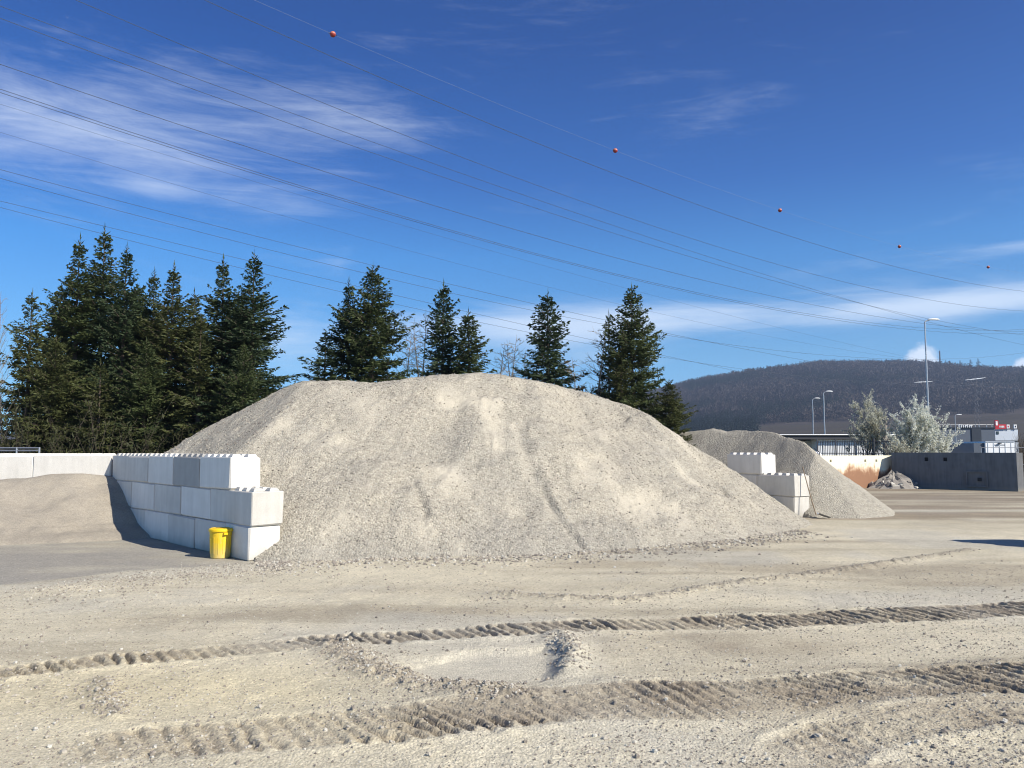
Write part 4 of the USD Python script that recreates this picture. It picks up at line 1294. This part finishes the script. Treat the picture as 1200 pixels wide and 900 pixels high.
# tangle of brush along the foot of the left spruces
br = np.random.default_rng(41)
stems, leaves_b, leaves_d = [], [], []
for k in range(380):
    x = br.uniform(-27, -8.5); y = br.uniform(31.0, 33.4)
    hgt = br.uniform(1.4, 4.2) * (1.15 if x < -15 else .85)
    a = br.uniform(0, 2 * np.pi); ln = br.uniform(.1, .6)
    pts = np.array([(x + math.cos(a) * ln * hgt * t ** 1.4, y + math.sin(a) * ln * hgt * t ** 1.4, hgt * t) for t in (0, .35, .7, 1)])
    stems.append(tube(pts, [.018, .014, .009, .004], 3, caps=False))
    for _ in range(58):
        t = br.uniform(.15, 1) * 3; i = min(2, int(t))
        q = pts[i] + (pts[i + 1] - pts[i]) * (t - i) + br.normal(0, .14, 3)
        leaves_b.append(q); leaves_d.append(br.normal(0, 1, 3) + [0, 0, .4])
put_us = UsdGeom.Xform.Define(stage, numbered('/World', 'undergrowth'))
tag(put_us, 'brownish green tangle of brush along the foot of the left spruces', None, None, 'stuff')
put('stems', join(stems), M['twig'], put_us)
nb_ = len(leaves_b)
put('leaves', blades(np.array(leaves_b), np.array(leaves_d), br.uniform(.10, .30, nb_), br.uniform(.012, .035, nb_), br), M['brush'], put_us)


# blossoming and catkin bushes behind the right hand walls
def bush(label, px, depth, ytop, wide, nst, mat, seed_, fan, dens, cat='bush', base=0.0, bl=(.06, .16), low=.28):
    r_ = np.random.default_rng(seed_)
    top_ = P(px, ytop, depth)
    hgt = top_[2] - base
    b_ = thing('blossom_bush' if mat == 'blossom' else 'catkin_bush' if mat == 'catkin' else 'bare_bush', label, cat, (top_[0], top_[1], base))
    st, Bs, Ds = [], [], []
    for k in range(nst):
        a = r_.uniform(0, 2 * np.pi); q = abs(r_.normal(0, .5)); q = min(q, 1.1)
        h_ = hgt * (1 - .40 * q * q) * r_.uniform(.6, 1.03)
        pts = np.array([(.25 * r_.normal() + math.cos(a) * q * wide * t ** fan, .25 * r_.normal() * .5 + math.sin(a) * q * wide * t ** fan, h_ * t) for t in (0, .25, .5, .75, 1.0)])
        st.append(tube(pts, [.035, .026, .018, .011, .004], 4, caps=False))
        for _ in range(5):
            t = r_.uniform(max(.3, low), .95) * 4; i = min(3, int(t)); o = pts[i] + (pts[i + 1] - pts[i]) * (t - i)
            dv = (pts[-1] - pts[-2]) / np.linalg.norm(pts[-1] - pts[-2]) + r_.normal(0, .4, 3)
            e = o + dv / np.linalg.norm(dv) * r_.uniform(.4, 1.1)
            st.append(tube([o, (o + e) / 2 + r_.normal(0, .04, 3), e], [.010, .008, .004], 3, caps=False))
            for _ in range(int(dens * .5)):
                Bs.append(o + (e - o) * r_.random() + r_.normal(0, .04, 3)); Ds.append(r_.normal(0, 1, 3) + dv)
        for _ in range(dens):
            t = r_.uniform(low, 1) * 4; i = min(3, int(t)); o = pts[i] + (pts[i + 1] - pts[i]) * (t - i)
            Bs.append(o + r_.normal(0, .07, 3)); Ds.append(r_.normal(0, 1, 3) + [0, 0, .5])
    put('stems', join(st), M['twig'] if mat != 'blossom' else M['bark'], b_)
    if dens:
        n_ = len(Bs)
        put('blossom' if mat == 'blossom' else 'catkins', blades(np.array(Bs), np.array(Ds), r_.uniform(*bl, n_) * 1.15, r_.uniform(.022, .055, n_), r_), M[mat], b_)


bush('wide pale blossoming bush behind the dark wall, below the tallest lamp', 1076, 64, 468, 3.2, 110, 'blossom', 51, .95, 130, 'blossoming bush')
bush('upright bush full of catkins rising behind the fence', 1017, 67, 462, 2.3, 46, 'catkin', 52, .85, 62, 'bush', low=.56)
bush('low greenish bush on top of the dark wall by the white trunk', 1054, 62, 506, 1.2, 34, 'catkin', 53, 1.0, 30, 'bush')
bush('leafless round bush in front of the pale office block', 1196, 82, 502, 2.0, 70, 'bare', 54, 1.0, 0, 'bush')
tw = P(1037, 494, 70)
bt = thing('bare_tree', 'pale thick stemmed tree cut short between the two blossom bushes', 'leafless tree', (tw[0], tw[1], 0))
put('trunk', tube([(0, 0, 0), (.05, 0, 1.5), (-.04, .05, 3.2), (.02, 0, tw[2])], [.30, .26, .22, .15], 9), M['pale_bark'], bt, smooth=True)
rb_ = np.random.default_rng(55)
bs = []
for k in range(16):
    z = rb_.uniform(2.5, tw[2]); a = rb_.uniform(0, 2 * np.pi); L = rb_.uniform(.6, 1.5)
    bs.append(tube([(0, 0, z), (math.cos(a) * L * .5, math.sin(a) * L * .5, z + L * .5), (math.cos(a) * L * .8, math.sin(a) * L * .8, z + L * 1.2)], [.06, .04, .012], 5, caps=False))
put('branches', join(bs), M['pale_bark'], bt)


# ---------------------------------------------------------------- wooded hill
RIDGE_PX = np.array([(560, 500), (690, 474), (740, 462), (785, 450), (800, 446), (830, 440), (865, 434), (900, 431), (930, 427), (962, 426), (1000, 426), (1036, 426), (1043, 435), (1062, 435), (1100, 434), (1150, 433), (1200, 436), (1300, 442), (1500, 446), (1900, 470)])
DC = 2200.0


def hill_z(x, y):
    pxs = 600 + 960 * x / DC
    crest = 2.56 + (528 - np.interp(pxs, RIDGE_PX[:, 0], RIDGE_PX[:, 1] + 10)) / 960 * DC
    t = (y - 640 - 60 * fbm2(x, y, .002, 2, 201)) / (DC - 640)
    prof = np.where(t < 1, 0.23 * smooth01(t / .30) + .77 * smooth01((t - .20) / .80) ** 0.9, 1 - .35 * smooth01((t - 1) / .7))
    gul = fbm2(x, y, .0035, 4, 202)
    return crest * prof + 12 * gul * smooth01(t / .3) * smooth01((1 - t) / .15) - 1.0


hx = np.arange(-1400, 3600, 14.0); hy = np.concatenate([np.arange(560, 2260, 14.0), np.arange(2260, 3400, 60.0)])
HX, HY = np.meshgrid(hx, hy)
HZ = hill_z(HX, HY)
HZ = np.where(HY < 600, -3, HZ)
g = Graph()
pos = g.n('geometry', 'position')
yv = g.n('separate_xyz', 'y', vector=pos)
fld = g.n('map_range', 'result', value=yv, from_min=1080.0, from_max=1130.0, to_min=0.0, to_max=1.0, clamp=True)
bandn = g.noise(g.n('mapping', 'vector', vector=pos, scale=(.002, .012, .01)), 1.0, 5.0, .6)
fieldc = g.ramp(bandn, [(.3, (.036, .031, .023)), (.5, (.060, .050, .036)), (.7, (.046, .046, .028))])
wood_c = g.ramp(g.noise(pos, .02, 5.0, .6), [(.3, (.045, .038, .034)), (.7, (.085, .070, .058))])
hm = g.make('hillside', g.n('principled_bsdf', 'BSDF', base_color=g.mix(fld, fieldc, wood_c), roughness=1.0, specular_ior_level=.05))
hp = put('hills', (np.stack([HX, HY, HZ], -1).reshape(-1, 3), grid_faces(len(hx), len(hy))), hm, smooth=True)
tag(hp, 'long wooded hill on the horizon', None, None, 'structure')


def far_crown(seed_, conifer):
    r_ = np.random.default_rng(seed_)
    n = 150 if not conifer else 130
    if conifer:
        t = r_.random(n) ** .7; a = r_.uniform(0, 2 * np.pi, n); rad = (1 - t) * .23 * np.sqrt(r_.random(n)) + .01
        B = np.stack([rad * np.cos(a), rad * np.sin(a), .06 + .9 * t], 1); D = np.stack([np.cos(a), np.sin(a), np.full(n, -.25)], 1)
        return blades(B, D, r_.uniform(.06, .14, n) * (1.25 - t), r_.uniform(.02, .04, n), r_)
    d = r_.normal(0, 1, (n, 3)); d /= np.linalg.norm(d, axis=1, keepdims=True); rad = r_.random(n) ** .4
    B = d * rad[:, None] * [.36, .36, .40] + [0, 0, .58]
    D = d * [1, 1, .6] + [0, 0, .9]
    v1 = blades(B, D, r_.uniform(.12, .24, n), r_.uniform(.012, .026, n), r_)
    return join([v1, tube([(0, 0, 0), (0, 0, .6)], [.02, .01], 3, caps=False)])


M['far_bare'] = foliage('far_bare_wood', (.046, .036, .032), (.105, .076, .060), (.175, .128, .098), 0.0, .006)
M['far_bare2'] = foliage('far_bare_wood_grey', (.042, .036, .034), (.086, .072, .062), (.130, .110, .090), 0.0, .006)
M['far_conifer'] = foliage('far_conifers', (.008, .016, .010), (.016, .028, .016), (.028, .042, .022), 0.0, .01)
fr_ = np.random.default_rng(61)
fx, fy = [], []
x, y = np.meshgrid(np.arange(120, 1900, 11.0), np.arange(1105, 2330, 15.0))
x = x + fr_.uniform(-6, 6, x.shape); y = y + fr_.uniform(-8, 8, y.shape)
keep = (x > 0.10 * y) & (x < 0.70 * y + 60)
edge_n = fbm2(x, y, .012, 3, 209) * 90
keep &= y > 1150 + edge_n
x, y = x[keep], y[keep]
con = fbm2(x, y, .006, 4, 205) + 0.5 * np.exp(-((y - 1170) / 60) ** 2) * (x < 360) * 1.6 > 0.15
con |= (y < 1190) & (fbm2(x, y, .02, 2, 208) > .05) & (x < 420)
con |= fr_.random(len(x)) < .03
size = np.where(con, fr_.uniform(15, 27, len(x)), fr_.uniform(12, 23, len(x)))
extra_x = fr_.uniform(160, 330, 260); extra_y = fr_.uniform(900, 1060, 260)
ek = (extra_x > .2 * extra_y) & (extra_x < .30 * extra_y)
x = np.concatenate([x, extra_x[ek]]); y = np.concatenate([y, extra_y[ek]]); con = np.concatenate([con, np.ones(ek.sum(), bool)]); size = np.concatenate([size, fr_.uniform(14, 22, ek.sum())])
path = numbered('/World', 'far_forest')
pi = UsdGeom.PointInstancer.Define(stage, path)
pr = [put('bare_crown', far_crown(70, 0), M['far_bare'], path), put('bare_crown', far_crown(71, 0), M['far_bare2'], path), put('bare_crown', far_crown(72, 0), M['far_bare'], path),
      put('conifer_crown', far_crown(73, 1), M['far_conifer'], path), put('conifer_crown', far_crown(74, 1), M['far_conifer'], path)]
pi.CreatePrototypesRel().SetTargets([p.GetPath() for p in pr])
idx = np.where(con, fr_.integers(3, 5, len(x)), fr_.integers(0, 3, len(x)))
pi.CreateProtoIndicesAttr(Vt.IntArray.FromNumpy(idx.astype(np.int32)))
pi.CreatePositionsAttr(Vt.Vec3fArray.FromNumpy(np.stack([x, y, hill_z(x, y) - 1], 1).astype(np.float32)))
pi.CreateScalesAttr(Vt.Vec3fArray.FromNumpy((size[:, None] * np.stack([np.where(con, 1.1, 1.25)] * 2 + [np.ones(len(x))], 1)).astype(np.float32)))
a_ = fr_.uniform(0, np.pi, len(x))
pi.CreateOrientationsAttr(Vt.QuathArray([Gf.Quath(float(math.cos(q)), 0.0, 0.0, float(math.sin(q))) for q in a_]))
tag(pi, 'leafless and conifer woodland covering the far hill', None, None, 'stuff')

# single conifers and the mast on the ridge
M['ridge_conifer'] = M['far_conifer']
cw_, cc_ = spruce(np.random.default_rng(81), 20.0, 4.0, whorl=1.5, per=5, zmin=2.0, bladew=.28), None
for k, (px, py, lb) in enumerate([(1094, 424, 'ridge conifer just left of the thin mast'), (1103, 423, 'ridge conifer just right of the thin mast'), (1108, 422, 'slim ridge conifer second right of the mast'), (1113, 423, 'third ridge conifer right of the mast'), (1125, 422, 'lone conifer midway along the bare ridge'),
                                  (1137, 421, 'left one of the pair of tall ridge conifers'), (1146, 420, 'tallest ridge conifer, right one of the pair'), (1198, 427, 'dark conifer at the right end of the ridge')]):
    q = P(px, py, 2190)
    zb = float(hill_z(np.array([q[0]]), np.array([2190.0]))[0]) - 1
    sc = max(.6, (q[2] - zb) / 20.0)
    if k == 0:
        rc = thing('ridge_conifer', lb, 'conifer', (q[0], 2190, zb), 0, (sc * 1.2, sc * 1.2, sc), 'single conifers on the ridge')
        put('trunk', cw_[0], M['bark'], rc); put('crown', cw_[1], M['far_conifer'], rc)
    else:
        thing('ridge_conifer', lb, 'conifer', (q[0], 2190, zb), k * 47, (sc * 1.2, sc * 1.2, sc), 'single conifers on the ridge', ref=rc)


def lattice(name, label, cat, loc, hgt, w0, w1, r_, arm=None, mat='galv', armz=None):
    T = thing(name, label, cat, loc)
    cs = [(-1, -1), (1, -1), (1, 1), (-1, 1)]
    for cx, cy in cs:
        put('leg', tube([(cx * w0, cy * w0, 0), (cx * w1, cy * w1, hgt)], r_, 4), M[mat], T)
    n = 9
    br_ = []
    for i in range(n):
        z0, z1 = hgt * i / n, hgt * (i + 1) / n
        a0, a1 = w0 + (w1 - w0) * i / n, w0 + (w1 - w0) * (i + 1) / n
        for k in range(4):
            c0, c1 = cs[k], cs[(k + 1) % 4]
            br_.append(tube([(c0[0] * a0, c0[1] * a0, z0), (c1[0] * a1, c1[1] * a1, z1)], r_ * .7, 3))
            br_.append(tube([(c1[0] * a0, c1[1] * a0, z0), (c0[0] * a1, c0[1] * a1, z1)], r_ * .7, 3))
    put('bracing', join(br_), M[mat], T)
    if arm:
        for z, half, tilt in arm:
            ca = m3.Manifold.hull_points(np.array([(sx * half, sy * .25, z + sx * tilt + q) for sx in (-1, 1) for sy in (-1, 1) for q in (-.15, .15)] + [(0, sy * .7, z + q) for sy in (-1, 1) for q in (-.55, .55)]))
            put('crossarm', man(ca), M['lamp_white'], T)
    return T


q = P(1101, 411, 2195); zb = float(hill_z(np.array([q[0]]), np.array([2195.0]))[0]) - 1
lattice('radio_mast', 'thin radio mast on the ridge before the small white cloud', 'mast', (q[0], 2195, zb), q[2] - zb, 1.6, .8, .5, None, 'dark_metal')
for px, py, half, tilt, lb in [(1082, 447.5, 10.2, .55, 'distant pylon whose pale crossarm crosses the tallest lamp'), (1143, 444, 11.2, 1.3, 'distant pylon with the tilted pale crossarm, right of the tallest lamp')]:
    q = P(px, py, 900.0)
    zb = float(hill_z(np.array([q[0]]), np.array([900.0]))[0])
    lattice('power_pylon', lb, 'pylon', (q[0], 900, zb), q[2] - zb + 3, 2.2, .7, .11, [(q[2] - zb, half, tilt)], 'dark_metal')

# ---------------------------------------------------------------- overhead lines with marker balls
LD = np.array([.788, .616])


def wire(label, pts, zq, rad=.024, mat='wire', spanend=(-90, 520), name='overhead_wire', group=None):
    """sagging line over the yard: runs along LD, zq away where it crosses the picture's middle; heights follow the survey points"""
    ks, hs = [], []
    for px, py in pts:
        a = P(px, py, 1.0) - [0, 0, EYE]
        # plan: t*(a.x, a.y) = (0, zq) + k*LD
        A_ = np.array([[a[0], -LD[0]], [a[1], -LD[1]]])
        t, k = np.linalg.solve(A_, [0, zq])
        ks.append(k); hs.append(EYE + t * a[2])
    ks, hs = np.array(ks), np.array(hs)
    c = np.polyfit(ks, hs, 2 if len(pts) > 2 else 1)
    if len(pts) > 2 and c[0] < 0:
        c = np.append(0, np.polyfit(ks, hs, 1))
    k = np.linspace(spanend[0], spanend[1], 70)
    z = np.maximum(np.polyval(c, k), 12.0)
    L = np.stack([k * LD[0], zq + k * LD[1], z], 1)
    p = put(name, tube(L, rad, 5), M[mat])
    tag(p, label, 'wire', group)
    return c


WR = [
    ([(232, 0), (350, 47), (600, 152), (850, 256), (1000, 297), (1125, 330)], 80, 'upper dark wire just below the wire with the marker balls'),
    ([(80, 0), (200, 47), (350, 110), (600, 199), (900, 310), (1050, 345), (1175, 362)], 90, 'second dark wire below the marker balls, leaving the top edge furthest left'),
    ([(0, 15), (200, 100), (400, 172), (600, 230), (900, 327), (1025, 360)], 97, 'lower wire of the close pair starting in the top left corner'),
    ([(20, 15), (150, 60), (300, 120), (600, 223), (900, 323)], 99, 'upper wire of the close pair starting in the top left corner'),
    ([(0, 72), (200, 145), (400, 210), (600, 267), (900, 345), (1050, 375)], 92, 'wire crossing the large cirrus cloud'),
    ([(0, 102), (200, 172), (400, 235), (600, 287), (900, 360)], 98, 'upper wire of the pair just under the large cirrus cloud'),
    ([(0, 106), (200, 175), (400, 237), (600, 289), (900, 362)], 99, 'lower wire of the pair just under the large cirrus cloud'),
    ([(0, 122), (150, 168), (400, 243)], 118, 'faint thin wire below the pair under the cirrus cloud'),
    ([(0, 155), (150, 200), (400, 272)], 122, 'faint thin wire midway between the cirrus and the spruce tops'),
    ([(0, 198), (200, 250), (400, 305), (600, 350), (750, 382), (900, 415)], 138, 'upper wire of the distant bundle above the spruce tops'),
    ([(0, 210), (200, 260), (400, 317), (600, 357), (750, 388)], 141, 'lower wire of the distant bundle above the spruce tops'),
    ([(0, 235), (200, 285), (400, 330), (500, 355)], 150, 'upper one of the lowest two wires running behind the spruce tops'),
    ([(0, 243), (200, 294), (400, 342)], 153, 'lower one of the lowest two wires running behind the spruce tops'),
]
for pts, zq, lb in WR:
    wire(lb, pts, zq, .025 if zq < 110 else .028 if zq > 125 else .014, group=None)
cb = wire('pale thin earth wire carrying the marker balls', [(390, 40), (721, 177), (914, 246), (1054, 289), (1158, 313)], 84, .008, 'earth_wire')
for i, (px, py) in enumerate([(390, 40), (721, 177), (914, 246), (1054, 289), (1158, 313)]):
    a = P(px, py, 1.0) - [0, 0, EYE]
    t, k = np.linalg.solve(np.array([[a[0], -LD[0]], [a[1], -LD[1]]]), [0, 84])
    bx = thing('marker_ball', ['nearest and largest marker ball on the overhead wire', 'second nearest marker ball, high in mid sky', 'third marker ball along the overhead wire', 'fourth marker ball, above the right hand cirrus', 'farthest and smallest marker ball near the right edge'][i], 'marker ball', (k * LD[0], 84 + k * LD[1], float(np.polyval(cb, k))), math.degrees(math.atan2(LD[1], LD[0])), group='marker balls on the overhead wire')
    for nm, s0, s1, mt in (('upper_half', 0, 1, 'ball_red'), ('lower_half', 1, 2, 'ball_red')):
        ang_ = np.linspace(math.pi / 2 - s0 * math.pi / 2, math.pi / 2 - s1 * math.pi / 2, 10)
        put(nm, lathe([(max(1e-3, .27 * math.cos(q)), .27 * math.sin(q)) for q in ang_][::-1], 24), M[mt if nm == 'lower_half' else 'ball_white'], bx, smooth=True)
    put('clamp', tube([(-.42, 0, 0), (.42, 0, 0)], .03, 6), M['dark_metal'], bx)


# ---------------------------------------------------------------- the air between the yard and the far hill
hz = trimesh.creation.box((9000, 7000, 420))
hz.apply_translation((500, 1500, 420 / 2 - 6))
g = Graph()
hzm = g.make('haze', volume=g.n('principled_volume', 'volume', color=(.62, .72, .90), density=0.000125, anisotropy=0.2))
tag(put('haze', hz, hzm), 'thin bluish haze over the whole plain', None, None, 'stuff')
